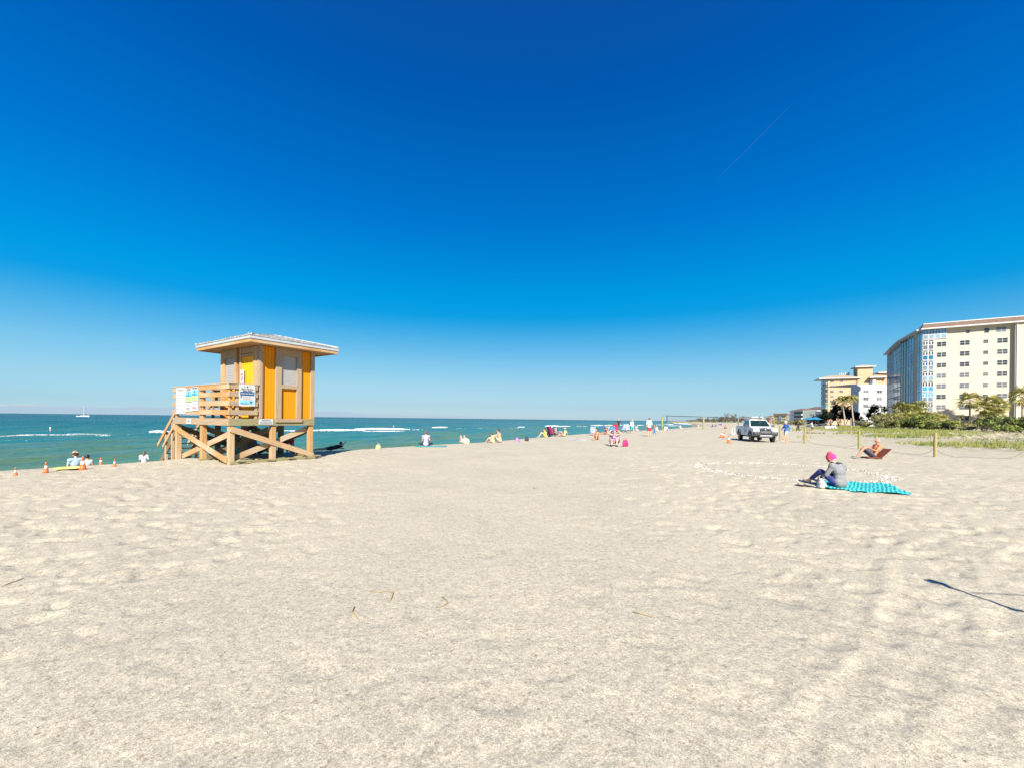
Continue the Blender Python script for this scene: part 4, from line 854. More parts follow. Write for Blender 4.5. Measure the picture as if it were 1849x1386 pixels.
# around the ribboned post
x, y, z = base(1187, 777.5); make_person('person in white seated on the sand left of the ribboned post', (x, y, z), 1.2, 'knees', 'tan', 'brown', 0, cloth((.8, .78, .76)), .6, cloth((.6, .6, .6)), .5)
x, y, z = base(1200, 776.5); make_person('person in pale trousers seated on the sand right of the ribboned post', (x, y, z), -1.2, 'knees', 'tan', 'dark', 0, cloth((.8, .8, .82)), .6, cloth((.75, .75, .72)), 1.8)
x, y, z = base(1229, 773.5); make_person('person in white lying near the water left of the thick net post', (x, y, z), -1.3, 'legsout', 'fair', 'brown', 0, cloth((.82, .82, .8)), .6, cloth((.5, .4, .35)), .5)
x, y, z = base(1261, 768.6); make_person('distant seated figure in white just left of the thick net post', (x, y, z), -1.0, 'upright', 'fair', 'dark', 0, cloth((.75, .75, .75)), .6, cloth((.1, .1, .2)), .6)
for (px, py, lb, c) in ((1286, 770.5, 'distant person in navy seated low in a chair beyond the net', (.03, .04, .15)), (1292, 770.2, 'distant person in dark blue seated right of the navy figure beyond the net', (.05, .1, .3))):
    x, y, z = base(px, py); make_person(lb, (x, y, z), 1.4, 'legsout', 'fair', 'dark', 0, cloth(c), .8, cloth((.1, .12, .2)), 1.5)
x, y, z = base(1302, 770.5); make_person('distant person in a royal blue top standing beyond the net', (x, y, z), 1.0, 'bend', 'fair', 'dark', 0, cloth((.04, .12, .45)), 1, cloth((.05, .06, .15)), .9)
x, y, z = base(1308.5, 773.5); make_person('sunburnt shirtless person seated on the sand left of the pickup', (x, y, z), -1.4, 'knees', 'red', 'dark', 0, None, 0, cloth((.08, .06, .1)), .6)
# walkers right of the truck
x, y, z = base(1419, 797.5); make_person('woman in a bright blue top, white cap and shorts walking past the pickup', (x, y, z), face_cam(x, y, -.9), 'walk', 'fair', 'grey', 0, cloth((.02, .13, .50)), 1.9, cloth((.75, .76, .70)), .5, fem=True, hat=cloth((.82, .84, .86)), scale=.95)
x, y, z = base(1441, 779); make_person('person all in black walking on the far path beyond the woman in blue', (x, y, z), face_cam(x, y, AWAY + .5), 'walk', 'tan', 'dark', 0, cloth((.02, .018, .02)), .9, cloth((.02, .018, .02)), 1.8)
x, y, z = base(1465.5, 780.5); make_person('person in a loose white shirt and dark shorts striding by the dune path', (x, y, z), face_cam(x, y, 1.5), 'walk', 'tan', 'dark', 0, cloth((.72, .76, .88)), 1.9, cloth((.06, .07, .08)), .8)
#SPLIT4
# ---- reader on the turquoise towel
def tw_mat():
    m, t, b = newmat('turquoise_towel'); N = t.nodes; L = t.links; tc_ = N.new('ShaderNodeTexCoord')
    mp_ = N.new('ShaderNodeMapping'); mp_.inputs['Rotation'].default_value = (0, 0, .7); L.new(tc_.outputs['Object'], mp_.inputs[0])
    w1 = N.new('ShaderNodeTexWave'); w1.inputs['Scale'].default_value = 4.2; w1.inputs['Distortion'].default_value = 3; w1.inputs['Detail'].default_value = 2; L.new(mp_.outputs[0], w1.inputs[0])
    ck = N.new('ShaderNodeTexVoronoi'); ck.inputs['Scale'].default_value = 13; L.new(mp_.outputs[0], ck.inputs['Vector'])
    r = N.new('ShaderNodeValToRGB'); L.new(ck.outputs['Distance'], r.inputs[0]); e = r.color_ramp.elements; e[0].position = .3; e[0].color = (.01, .36, .38, 1); e[1].position = .55; e[1].color = (.0, .15, .18, 1)
    r2 = N.new('ShaderNodeValToRGB'); L.new(w1.outputs[0], r2.inputs[0]); e = r2.color_ramp.elements; e[0].position = .45; e[0].color = (0, 0, 0, 1); e[1].position = .7; e[1].color = (1, 1, 1, 1)
    mx = N.new('ShaderNodeMix'); mx.data_type = 'RGBA'; L.new(r2.outputs[0], mx.inputs[0]); L.new(r.outputs[0], mx.inputs[6]); mx.inputs[7].default_value = (.05, .44, .43, 1)
    L.new(mx.outputs[2], b.inputs['Base Color']); b.inputs['Roughness'].default_value = .95; return m
A = Vector((7.25, 10.1)); B_ = Vector((8.75, 9.35)); C_ = Vector((9.55, 10.85)); D_ = Vector((8.1, 11.3)); n = 24; m = MB(); V = []; Fs = []
for i in range(n + 1):
    for j in range(n + 1):
        u, w = i / n, j / n; p = (A * (1 - u) + B_ * u) * (1 - w) + (D_ * (1 - u) + C_ * u) * w
        p = p + Vector((.03 * math.sin(w * 9), .04 * math.sin(u * 11))) * (1 if (i in (0, n) or j in (0, n)) else .5)
        V.append((p.x - 8.45, p.y - 10.4, gz(p.x, p.y) + .022 + .022 * max(0, math.sin(u * 17 + w * 6)) + .012 * math.sin(w * 23)))
for i in range(n):
    for j in range(n): a = i * (n + 1) + j; Fs.append((a, a + n + 1, a + n + 2, a + 1))
m.add(V, Fs); tw = m.build('beach_towel', tw_mat(), None, True, label='large turquoise patterned beach towel spread under the woman in the pink head scarf', cat='towel'); tw.location = (8.45, 10.4, 0)
sm = tw.modifiers.new('solid', 'SOLIDIFY'); sm.thickness = .01; sm.offset = 1
P = pose('knees'); P['kn'] = [V3(-.13, .42, .36), V3(.11, .40, .30)]; P['an'] = [V3(-.10, .78, .08), V3(.12, .72, .08)]; P['toe'] = [V3(-.12, .93, .09), V3(.15, .87, .08)]
P['che'] = V3(0, .03, .41); P['nek'] = V3(0, .13, .58); P['head'] = V3(-.01, .22, .69); P['hf'] = V3(-.15, .8, -.55); P['sh'] = mir((.165, .08, .54)); P['el'] = [V3(-.24, .16, .30), V3(.24, .16, .30)]; P['wr'] = [V3(-.12, .38, .27), V3(.12, .38, .25)]
jx, jy = 7.88, 10.22; jz = gz(jx, jy) + .03
legg = cloth((.012, .018, .12), (.10, .09, .36), 18)
wm = make_person('woman in pink flowered head scarf and grey jacket sitting on the turquoise towel', (jx, jy, jz), .22, 'knees', 'fair', 'grey', 0, cloth((.23, .235, .245)), 1.95, legg, 1.75, fem=True, P=P, hat=cloth((.85, .10, .04), (.80, .02, .32), 16), hatkind='scarf', vox=.0075, scale=.95)
m = MB(); m.tube([(-.09, .07, .585), (-.05, .17, .60), (.05, .17, .60), (.09, .07, .585), (.04, .02, .59), (-.04, .02, .59), (-.09, .07, .585)], .038, 10); m.build('collar', cloth((.02, .02, .025)), wm, True)
m = MB(); m.box((-.085, -.062, .47), (.035, .012, .02)); m.build('jacket_logo', M_white, wm)
bag((7.35, 10.12, gz(7.35, 10.12) + .0), 1.2, (.62, .58, .56), 'crumpled white and brown bag beside the woman on the turquoise towel', .62)
m = MB(); 
for k in (0, 1):
    sh_ = empty('sandal', (7.05 + .13 * k, 10.42 - .06 * k, gz(7.05, 10.42) + .01), .5 + .3 * k, ('outer', 'inner')[k] + ' dark sandal of the pair by the left corner of the turquoise towel', 'sandal', 'pair of dark sandals by the turquoise towel')
    m = MB(); m.ell((0, 0, .015), (.048, .13, .018)); m.build('sole', M_black, sh_, True); m = MB(); m.tube([(-.045, .03, .02), (0, .05, .06), (.045, .03, .02)], .01, 6); m.build('strap', cloth((.1, .1, .14)), sh_, True)
# ---- man in orange
ox, oy, oz = 15.95, 18.85, gz(15.95, 18.85); och = empty('floor_chair', (ox, oy, oz), 1.42, 'low floor chair with reddish brown backrest, holding the man in the orange shirt', 'floor chair')
m = MB(); m.box((0, .05, .05), (.46, .50, .05)); m.build('seat', cloth((.20, .05, .03)), och, bevel=.015)
m = MB(); m.beam((0, -.22, .05), (0, -.62, .44), .54, .045); m.build('backrest', cloth((.22, .05, .025)), och, bevel=.01)
for s in (-1, 1): m = MB(); m.beam((s * .285, -.20, .03), (s * .285, -.64, .47), .035, .05); m.build('side_rail', W_pale, och, bevel=.006)
P = pose('knees'); P['pel'] = V3(0, 0, .19); P['che'] = V3(0, -.17, .46); P['nek'] = V3(0, -.23, .66); P['head'] = V3(0, -.21, .80); P['hf'] = V3(.0, 1, -.2); P['sh'] = mir((.19, -.22, .60)); P['el'] = mir((.27, .0, .38)); P['wr'] = [V3(-.13, .26, .52), V3(.12, .14, .36)]
P['hip'] = mir((.10, .02, .17)); P['kn'] = [V3(-.12, .42, .52), V3(.14, .36, .46)]; P['an'] = [V3(-.13, .74, .09), V3(.14, .50, .09)]; P['toe'] = [V3(-.13, .91, .045), V3(.15, .67, .045)]
om_ = make_person('man in orange shirt and visor reclining with bent knees in the low brown chair', (ox, oy, oz + .0), 1.42, 'knees', 'tan', 'grey', 0, cloth((.86, .22, .07), (.95, .34, .16), 9), .7, cloth((.07, .075, .11)), .75, hat=cloth((.62, .30, .24)), P=P, scale=.94, shoes=cloth((.25, .25, .25)))
# ---- shell ring
M_shell = mat('shell', (.52, .44, .35), .6, var=.45, scale=5, c2=(.86, .82, .76), coord='Object')
m = MB(); rs = random.Random(4)
SH = []
for k in range(1300):
    a = rs.random() * 2 * PI; r = 2.55 + rs.gauss(0, .11) + .05 * math.sin(3 * a); x = 8.85 + r * math.cos(a); y = 13.75 + r * math.sin(a)
    if math.sin(7 * a + 2) > .96 and rs.random() < .8: continue
    SH.append((x, y))
for (x, y), z in zip(SH, ground([a[0] for a in SH], [a[1] for a in SH])):
    q = rs.uniform(.012, .034); m.ell((x, y, z + q * .25), (q, q * rs.uniform(.6, .9), q * .5), Euler((rs.uniform(-.5, .5), rs.uniform(-.5, .5), rs.random() * 6)).to_matrix(), 7, 4)
m.build('shell_ring', M_shell, None, True, label='wide ring of white shells laid out on the sand behind the seated woman', cat='shell ring', kind='stuff')
rs = random.Random(12); m = MB(); FR = []
for k in range(900): r = 1.9 + 9 * rs.random() ** 1.5; a = rs.uniform(-.95, .95); FR.append((r * math.sin(a), r * math.cos(a)))
for (x, y), z in zip(FR, ground([a[0] for a in FR], [a[1] for a in FR])):
    q = rs.uniform(.003, .0085); m.ell((x, y, z + q * .2), (q, q * .7, q * .4), Euler((rs.uniform(-.6, .6), rs.uniform(-.6, .6), rs.random() * 6)).to_matrix(), 6, 4)
m.build('shell_fragments', mat('shell_bits', (.34, .27, .20), .7, var=.6, scale=3, c2=(.80, .74, .66)), None, True, label='tiny shell bits and specks scattered over the near sand', cat='shell bits', kind='stuff')
# ---- dry weed strands
for (pts, lb) in (([(668, 1067), (683, 1070), (697, 1067), (710, 1070), (708, 1078), (702, 1088)], 'curled dry weed strand on the sand, larger one in the lower middle'), ([(798, 1079), (806, 1083), (808, 1090), (793, 1098)], 'short hooked dry weed strand right of the larger curled one'), ([(640, 1096), (636, 1105), (645, 1117)], 'small bent dry weed strand below the larger curled one'), ([(963, 880), (970, 882)], 'tiny dark weed scrap in the middle of the empty sand'), ([(1143, 1105), (1160, 1109), (1178, 1114)], 'straight thin weed strand right of centre on the near sand'),
                    ([(3, 1060), (12, 1056), (30, 1050), (42, 1045)], 'dark stick at the far left on the near sand')):
    m = MB(); P_ = [onz(a, b_) for a, b_ in pts]; P_ = [(p.x, p.y, gz(p.x, p.y) + .008) for p in P_]; m.tube(P_, .0038 if len(pts) > 2 else .010, 6)
    m.build('dry_seaweed', plain('dry_weed', (.40, .28, .13), .8), None, True, label=lb, cat='seaweed')
# ---- streamer and rope off to the right; its shadow falls across the lower right corner
el_t = math.tan(SUN_EL); sh = Vector((math.sin(SUN_AZ), math.cos(SUN_AZ)))
def lift(px, py, z): p = onz(px, py); return Vector((p.x + sh.x * z / el_t, p.y + sh.y * z / el_t, z))
crv = [(1673, 1046.5, .0), (1690, 1048, .9), (1697, 1050, 1.2), (1712, 1060, 2.3), (1730, 1064, 2.0), (1747, 1071, 2.4), (1757, 1075, 1.6), (1765, 1079, 1.0), (1773, 1080, 1.0), (1784, 1085, 2.4), (1798, 1090, .6), (1812, 1092, 1.9), (1822, 1098, .9), (1835, 1100, 1.2), (1849, 1104, .7), (1880, 1114, 2.2), (1910, 1122, .7)]
stp = empty('streamer_pole', (5.2, -.1, gz(5.2, -.1)), 0, 'grey pole with rope and navy streamer whose wavy shadow crosses the near sand', 'streamer pole')
m = MB(); m.tube([(0, 0, -.3), (0, 0, 2.3)], .03, 12); m.build('pole', M_alu, stp, True)
m = MB(); m.ell((0, 0, 2.32), (.05, .05, .05)); m.build('pole_cap', M_alu, stp, True)
V = []; Fs = []; pl = stp.location
for k, (px, py, w) in enumerate(crv):
    z = 1.75 + .012 * k; c = lift(px, py, z) - pl; wm_ = .012 + w * .05
    V += [(c.x, c.y, c.z + wm_ * .8), (c.x + .002, c.y + wm_ * .5, c.z - wm_ * .8)]
for k in range(len(crv) - 1): a = 2 * k; Fs.append((a, a + 1, a + 3, a + 2))
m = MB(); m.add(V, Fs); so = m.build('streamer', cloth((.02, .05, .2)), stp, True); q = so.modifiers.new('s', 'SOLIDIFY'); q.thickness = .003
e_ = lift(1910, 1122, 1.95) - pl; m = MB(); m.tube([(e_.x, e_.y, e_.z), (0, 0, 2.25)], .006, 6); a_ = lift(1752, 1068, 1.85) - pl; b2_ = lift(1849, 1074, 2.0) - pl; d_ = b2_ + (b2_ - a_) * 1.0; m.tube([a_, b2_, d_], .006, 6); m.tube([d_, (0, 0, 2.28)], .006, 6); m.build('rope', cloth((.3, .28, .24)), stp, True)
# ---- wooden posts of the dune rope line
W_post = wood('post_timber', (.50, .36, .16), .6, (.42, .38, .18)); W_postg = wood('post_green', (.40, .37, .12), .7)
def post(px, pb, pt, r, label, mt=W_post, group='round wooden posts of the dune rope line', lean=0, name='wooden_post', cat='post', top=None):
    p = onz(px, pb); g = gz(p.x, p.y); h = (pb - pt) / F * p.y
    m = MB(); m.tube([(0, 0, -.3), (0, 0, h * .5), (lean, 0, h - .02), (lean, 0, h)], [r, r, r * .97, r * .85], 14); o = m.build(name, mt, None, False, label=label, cat=cat, group=group); o.location = (p.x, p.y, g); return o
post(1688.5, 824, 780, .066, 'thickest nearest wooden post, right of the man in orange'); post(1551, 810, 777, .062, 'greenish wooden post standing left of the man in orange', W_postg)
post(1453, 799.5, 770, .070, 'wooden post right of the woman in the blue top'); post(1408.5, 794.5, 767, .062, 'wooden post between the pickup and the woman in the blue top')
post(1418.5, 799, 789, .018, 'thin low stake at the feet of the woman in the blue top')
post(1536, 783, 755, .075, 'pale weathered post in the dune grass left of the palm shadows', W_pale); post(1518, 775, 757.5, .10, 'thick green-stained post among the dune grass, in front of the dark trees', W_postg); post(1524, 774, 758, .045, 'thin grey post right of the green-stained dune post', W_pale)
post(1398, 776, 757, .07, 'distant reddish post just right of the pickup mirror'); post(1625, 775, 765, .06, 'short white marker post in the green dune grass', M_white)
p0 = onz(1688, 823); p1 = onz(1551, 809.5); p2 = onz(1453, 799); p3 = onz(1408, 794); p00 = onz(1849, 828)
def sagrope(a, b_, label, h=.1):
    m = MB(); P_ = []
    for k in range(13): t = k / 12; x = a.x + (b_.x - a.x) * t; y = a.y + (b_.y - a.y) * t; P_.append((x, y, gz(x, y) + .02 + h * (2 * t - 1) ** 6))
    m.tube(P_, .007, 6); m.build('rope', cloth((.10, .09, .08)), None, True, label=label, cat='rope')
sagrope(p1, p0, 'slack dark rope lying on the sand behind the man in orange', .35); sagrope(p0, p00, 'slack dark rope running right from the thickest post', .35); sagrope(p2, p1, 'slack rope between the greenish post and the one by the woman in blue', .35); sagrope(p3, p2, 'slack rope behind the woman in the blue top', .45)
# ---- beach volleyball nets
M_net = plain('net_black', (.02, .025, .03), .7)
def wpost(px, pb, pt, r, label, mt=W_postg):
    return post(px, pb, pt, r, label, mt, 'thick volleyball net posts')
pa = onz(1195.5, 776); pb_ = onz(1270, 774.5); pc = onz(1333, 772.5)
vp = post(1195.5, 776, 752, .15, 'ribboned green post with a thin pole on top, seated people around it', mat('post_ribbon', (.20, .30, .10), .7, var=.5, scale=3, c2=(.45, .40, .15)), 'thick volleyball net posts')
m = MB(); h = 24 / F * pa.y; m.tube([(0, 0, h), (0, 0, h + 8 / F * pa.y)], .03, 6); m.build('flag_pole', W_pale, vp)
wpost(1270, 774.5, 752, .17, 'thick pale wooden net post standing between the two volleyball nets', W_post); wpost(1333, 772.5, 754, .14, 'wooden net post just left of the pickup cab', W_pale)
def make_net(A_, B_2, t0, t1, label):
    A_ = Vector((A_.x, A_.y, gz(A_.x, A_.y))); B_2 = Vector((B_2.x, B_2.y, gz(B_2.x, B_2.y))); p = A_.lerp(B_2, t0); q = A_.lerp(B_2, t1)
    r = empty('volleyball_net', p, 0, label, 'volleyball net', 'volleyball nets'); d = q - p; zt, zb = 2.42, 1.35; I = lambda t, z: (d.x * t, d.y * t, d.z * t + z)
    m = MB(); m.beam(I(0, zt), I(1, zt), .03, .10); m.build('top_tape', M_net, r)
    m = MB(); m.beam(I(0, zb), I(1, zb), .03, .06); m.build('bottom_tape', plain('net_tape', (.45, .40, .15)), r)
    for t in (0, 1): m = MB(); m.beam(I(t, zb), I(t, zt), .10, .10, up=(1, 0, 0)); m.build('side_tape', M_net, r)
    m = MB()
    for k in range(1, 45): m.beam(I(k / 45, zb), I(k / 45, zt), .004, .004, up=(1, 0, 0))
    for k in range(1, 6): z = zb + (zt - zb) * k / 6; m.beam(I(0, z), I(1, z), .004, .004)
    m.build('mesh', M_net, r)
    m = MB(); e = (A_ - p); m.tube([(e.x, e.y, zt), I(0, zt)], .02, 5); m.tube([I(1, zt), tuple((B_2 - p)[:2]) + (zt,)], .02, 5); m.build('guy_rope', M_net, r)
make_net(pa, pb_, .10, .93, 'left volleyball net between the ribboned post and the thick pale post'); make_net(pb_, pc, .10, .86, 'right volleyball net in front of the distant bare trees')
# ---- folding sign by the pickup
x, y, z = base(1324, 784); af = empty('folding_sign', (x, y, z), 2.3, 'white folding board standing edge-on behind the pickup tailgate', 'folding sign')
for s in (-1, 1): m = MB(); m.beam((0, s * .28, 0), (0, s * .03, .75), .55, .03, up=(1, 0, 0)); m.build('panel', M_white, af, bevel=.004)
# ---- pickup truck
TKS = .94
M_paint = mat('white_paint', (.72, .73, .74), .25, var=.02, scale=2); M_plast = mat('dark_plastic', (.055, .058, .065), .55, var=.15, scale=8); M_glass = mat('tinted_glass', (.012, .03, .03), .05, var=.3, scale=1.5); M_tyre = mat('tyre', (.035, .034, .033), .85, var=.3, scale=20); M_chr = mat('chrome', (.62, .63, .65), .2, metal=1.0, var=.03); M_lens = mat('headlight_lens', (.62, .66, .62), .1, var=.15, scale=12); M_amb = plain('amber_lens', (.8, .32, .03), .3)
TK = empty('pickup_truck', (20.07, 35.1, gz(20.07, 35.1) + .0), math.radians(165.5), 'white pickup truck with black front bumper and roof rack parked on the sand', 'pickup truck')
def arch(yc, zc, r, z0, n=10):
    a = []
    t0 = math.asin((z0 - zc) / r)
    for i in range(n + 1):
        t = PI - t0 - (PI - 2 * t0) * i / n; a.append((yc + r * math.cos(t), zc + r * math.sin(t)))
    return a                                     # runs from rear to front
def xprism(m, poly, x0, x1, top=None):
    """polygon in (y,z) extruded over x"""
    n = len(poly); V = [(x0, p[0], p[1]) for p in poly] + [(x1, p[0], p[1]) for p in poly]
    m.add(V, [tuple(range(n)), tuple(reversed(range(n, 2 * n)))] + [(n + i, n + (i + 1) % n, (i + 1) % n, i) for i in range(n)])
WR = .385; zs = .46; TK.scale = (TKS, 1, 1)
body = [(-.98, zs)] + [(.98, zs)] + arch(1.62, WR, .50, zs)[0:] + [(2.30, .55), (2.42, .62), (2.46, .98), (2.36, 1.06), (1.45, 1.16), (.98, 1.18), (-.98, 1.16)]
m = MB(); xprism(m, body, -.90, .90); m.build('body', M_paint, TK, bevel=.04)
m = MB()
for s in (-1, 1): xprism(m, [(-2.62, .60), (-2.62, zs + .06)] + arch(-1.62, WR, .50, zs + .06) + [(-1.0, zs), (-1.0, 1.20), (-2.62, 1.20)], s * .90 - .05 * s - .04, s * .90 - .05 * s + .05)
m.box((0, -1.8, .72), (1.62, 1.62, .06)); m.box((0, -2.58, .86), (1.72, .07, .62)); m.box((0, -1.04, .86), (1.72, .05, .62)); m.build('cargo_bed', M_paint, TK, bevel=.015)
def frus(m, y0, y1, ty0, ty1, z0, z1, w0, w1):
    V = [(-w0, y0, z0), (w0, y0, z0), (w0, y1, z0), (-w0, y1, z0), (-w1, ty0, z1), (w1, ty0, z1), (w1, ty1, z1), (-w1, ty1, z1)]
    m.add(V, [(3, 2, 1, 0), (4, 5, 6, 7), (0, 1, 5, 4), (1, 2, 6, 5), (2, 3, 7, 6), (3, 0, 4, 7)])
m = MB(); frus(m, -.96, 1.30, -.78, .48, 1.15, 1.74, .84, .66); m.build('cab', M_paint, TK, bevel=.05)
m = MB(); frus(m, -.5, .42, -.45, .38, 1.735, 1.765, .60, .56); m.build('roof_panel', M_paint, TK, bevel=.02)
def quadp(name, pts, mt, off, parent=TK, th=.012):
    m = MB(); P_ = [Vector(p) for p in pts]; n_ = (P_[1] - P_[0]).cross(P_[3] - P_[0]).normalized()
    if n_.dot(P_[0] + P_[2] - Vector((0, 0, 2.4))) < 0: n_ = -n_
    A4 = [p + n_ * off for p in P_]; B4 = [p - n_ * th for p in P_]
    m.add(A4 + B4, [(0, 1, 2, 3), (7, 6, 5, 4), (0, 4, 5, 1), (1, 5, 6, 2), (2, 6, 7, 3), (3, 7, 4, 0)]); return m.build(name, mt, parent)
quadp('windshield', [(-.74, 1.23, 1.20), (.74, 1.23, 1.20), (.60, .56, 1.68), (-.60, .56, 1.68)], M_glass, .012)
for s in (-1, 1):
    f = lambda y, z: (s * (.84 - .18 * (z - 1.15) / .59), y, z)
    quadp('side_window', [f(.28, 1.22), f(1.0, 1.22), f(.48, 1.64), f(.28, 1.64)], M_glass, .008); quadp('side_window', [f(-.62, 1.22), f(.20, 1.22), f(.20, 1.64), f(-.55, 1.64)], M_glass, .008)
    m = MB(); m.box((s * 1.02, .98, 1.26), (.20, .10, .15)); m.box((s * .92, 1.0, 1.2), (.10, .04, .04)); m.build('side_mirror', M_plast, TK, bevel=.03)
    m = MB(); m.box((s * .66, 2.38, .93), (.36, .16, .17), Matrix.Rotation(-s * .25, 3, 'Z')); hl = m.build('headlight', M_lens, TK, bevel=.03); m = MB(); m.cyl((s * .62, 2.44, .93), (s * .62, 2.475, .93), .05, n=12); m.build('lamp', M_chr, hl); m = MB(); m.box((s * .80, 2.38, .93), (.07, .12, .10), Matrix.Rotation(-s * .4, 3, 'Z')); m.build('indicator', M_amb, hl)
    m = MB(); m.box((s * .905, .0, .75), (.012, .012, .55)); m.box((s * .905, .0, 1.0), (.014, .12, .02)); m.build('door_seam', M_plast, TK)
    m = MB(); m.box((s * .912, .42, .88), (.01, .26, .05)); m.build('door_emblem', M_red, TK); m = MB(); m.box((s * .912, .40, .80), (.01, .42, .05)); m.build('door_stripe', plain('stripe_green', (.10, .40, .25)), TK); m = MB(); m.box((s * .912, .48, .97), (.01, .06, .09)); m.build('door_emblem', M_navy, TK)
    for yc in (1.62, -1.62):
        m = MB(); P_ = arch(yc, WR, .535, .42, 14); Q_ = arch(yc, WR, .465, .42, 14); n = len(P_)
        V = [(s * .885, a, b_) for a, b_ in P_] + [(s * .885, a, b_) for a, b_ in Q_] + [(s * .935, a, b_) for a, b_ in P_] + [(s * .935, a, b_) for a, b_ in Q_]
        Fs = []
        for i in range(n - 1): Fs += [(i, i + 1, n + i + 1, n + i), (2 * n + i, 3 * n + i, 3 * n + i + 1, 2 * n + i + 1), (i, 2 * n + i, 2 * n + i + 1, i + 1), (n + i, n + i + 1, 3 * n + i + 1, 3 * n + i)]
        m.add(V, Fs); m.build('wheel_arch', M_plast, TK)
        wh = MB(); wh.cyl((s * .66, yc, WR - .015), (s * .90, yc, WR - .015), WR, n=28); w_ = wh.build('tyre', M_tyre, TK, bevel=.03)
        rm_ = MB(); rm_.cyl((s * .895, yc, WR - .015), (s * .91, yc, WR - .015), .235, n=24); rm_.build('rim', M_chr, w_)
        for k in range(6): a = k * PI / 3; q = MB(); q.beam((s * .915, yc, WR - .015), (s * .915, yc + .2 * math.cos(a), WR - .015 + .2 * math.sin(a)), .03, .05, up=(1, 0, 0)); q.build('spoke', M_plast, w_)
m = MB(); m.box((0, 2.44, .95), (.86, .07, .24)); g_ = m.build('grille', M_plast, TK, bevel=.03); m = MB(); m.ell((0, 2.485, .955), (.10, .015, .065)); m.build('badge', M_chr, g_, True)
m = MB(); m.box((0, 2.476, 1.06), (.94, .03, .035)); m.box((0, 2.476, .835), (.8, .03, .03)); m.build('grille_surround', M_chr, g_)
m = MB(); m.box((0, 2.50, .70), (1.78, .26, .24)); m.box((-.78, 2.40, .66), (.24, .36, .30)); m.box((.78, 2.40, .66), (.24, .36, .30)); m.build('front_bumper', M_plast, TK, bevel=.05)
m = MB(); m.box((0, 2.6, .50), (.95, .14, .16), Matrix.Rotation(.5, 3, 'X')); m.build('skid_plate', M_chr, TK, bevel=.02)
m = MB(); m.tube([(-.46, 2.66, .55), (-.40, 2.70, .82), (-.30, 2.68, 1.08), (.30, 2.68, 1.08), (.40, 2.70, .82), (.46, 2.66, .55)], .035, 10); m.build('bull_bar', M_chr, TK, True)
m = MB(); m.tube([(-.44, 2.70, .66), (.44, 2.70, .66)], .03, 10); m.build('bull_bar', M_plast, TK, True)
m = MB(); m.box((0, 0, .42), (1.3, 4.6, .14)); m.box((0, 1.62, WR), (1.4, .1, .1)); m.box((0, -1.62, WR), (1.4, .1, .1)); m.ell((0, -1.62, .36), (.14, .14, .14)); m.build('chassis', M_plast, TK)
m = MB(); m.box((0, -2.72, .62), (1.7, .16, .2)); m.build('rear_bumper', M_plast, TK, bevel=.03)
m = MB()
for y_ in (-.45, .35): m.tube([(-.66, y_, 1.72), (-.62, y_, 1.86), (.62, y_, 1.86), (.66, y_, 1.72)], .022, 8)
for y_ in (-2.3,): m.tube([(-.8, y_, 1.18), (-.76, y_, 1.86), (.76, y_, 1.86), (.8, y_, 1.18)], .025, 8)
m.tube([(-.6, -2.35, 1.88), (-.6, .5, 1.88)], .02, 8); m.tube([(.6, -2.35, 1.88), (.6, .5, 1.88)], .02, 8); m.build('roof_rack', M_alu, TK, True)
m = MB(); m.box((.22, .42, 1.93), (.55, .2, .09)); m.build('light_bar', M_white, TK, bevel=.03)
m = MB(); V = []; nn_ = 16
for i in range(nn_ + 1):
    t = i / nn_; w = .30 * (math.sin(PI * min(max(t, .02), .98)) ** .45); V += [(-w, -1.5 + 3.0 * t, .03), (w, -1.5 + 3.0 * t, .03), (w, -1.5 + 3.0 * t, -.03), (-w, -1.5 + 3.0 * t, -.03)]
Fs = [(0, 3, 2, 1), (nn_ * 4, nn_ * 4 + 1, nn_ * 4 + 2, nn_ * 4 + 3)]
for i in range(nn_):
    a = i * 4
    for k in range(4): Fs.append((a + k, a + (k + 1) % 4, a + 4 + (k + 1) % 4, a + 4 + k))
m.add(V, Fs); rb = m.build('rescue_board', mat('board_white', (.80, .76, .66), .35, var=.06), None, False, .015, label='white rescue board lying on the roof rack of the pickup', cat='rescue board')
rb.location = Vector((20.07, 35.1, gz(20.07, 35.1))) + Matrix.Rotation(math.radians(165.5), 3, 'Z') @ Vector((-.22, -.75, 1.94)); rb.rotation_euler = (0, .06, math.radians(165.5))
# ---- boats and buoys
M_hull = plain('hull_white', (.82, .82, .82), .4)
def onwater(px, py): v = (HY - py) + TILT * (px - CX); return at(px, py, (WZ - EYE) * F / v)
Ys = 470; sx = at(149.5, HY, Ys).x
SB = empty('sailboat', (sx, Ys, WZ), .25, 'white sailboat with bare mast on the horizon at the far left', 'sailboat')
m = MB(); V = []; secs = [(-5.6, .9, 1.0), (-3, 1.5, 1.0), (0, 1.8, 1.05), (3, 1.3, 1.25), (5.0, .5, 1.45), (5.9, .04, 1.6)]
for x_, w, h in secs: V += [(x_, -w, h), (x_, -w * .8, .1), (x_, 0, -.3), (x_, w * .8, .1), (x_, w, h)]
Fs = []
for i in range(5):
    for k in range(4): a = i * 5 + k; Fs.append((a, a + 5, a + 6, a + 1))
    Fs.append((i * 5 + 4, i * 5 + 9, i * 5 + 5, i * 5))
Fs += [(0, 1, 2, 3, 4)]; m.add(V, Fs); m.build('hull', M_hull, SB)
m = MB(); m.box((.3, 0, 1.25), (4.0, 1.5, .4)); m.build('cabin', M_hull, SB, bevel=.1); m = MB(); m.box((.3, 0, 1.28), (3.2, 1.56, .16)); m.build('window', M_glass, SB)
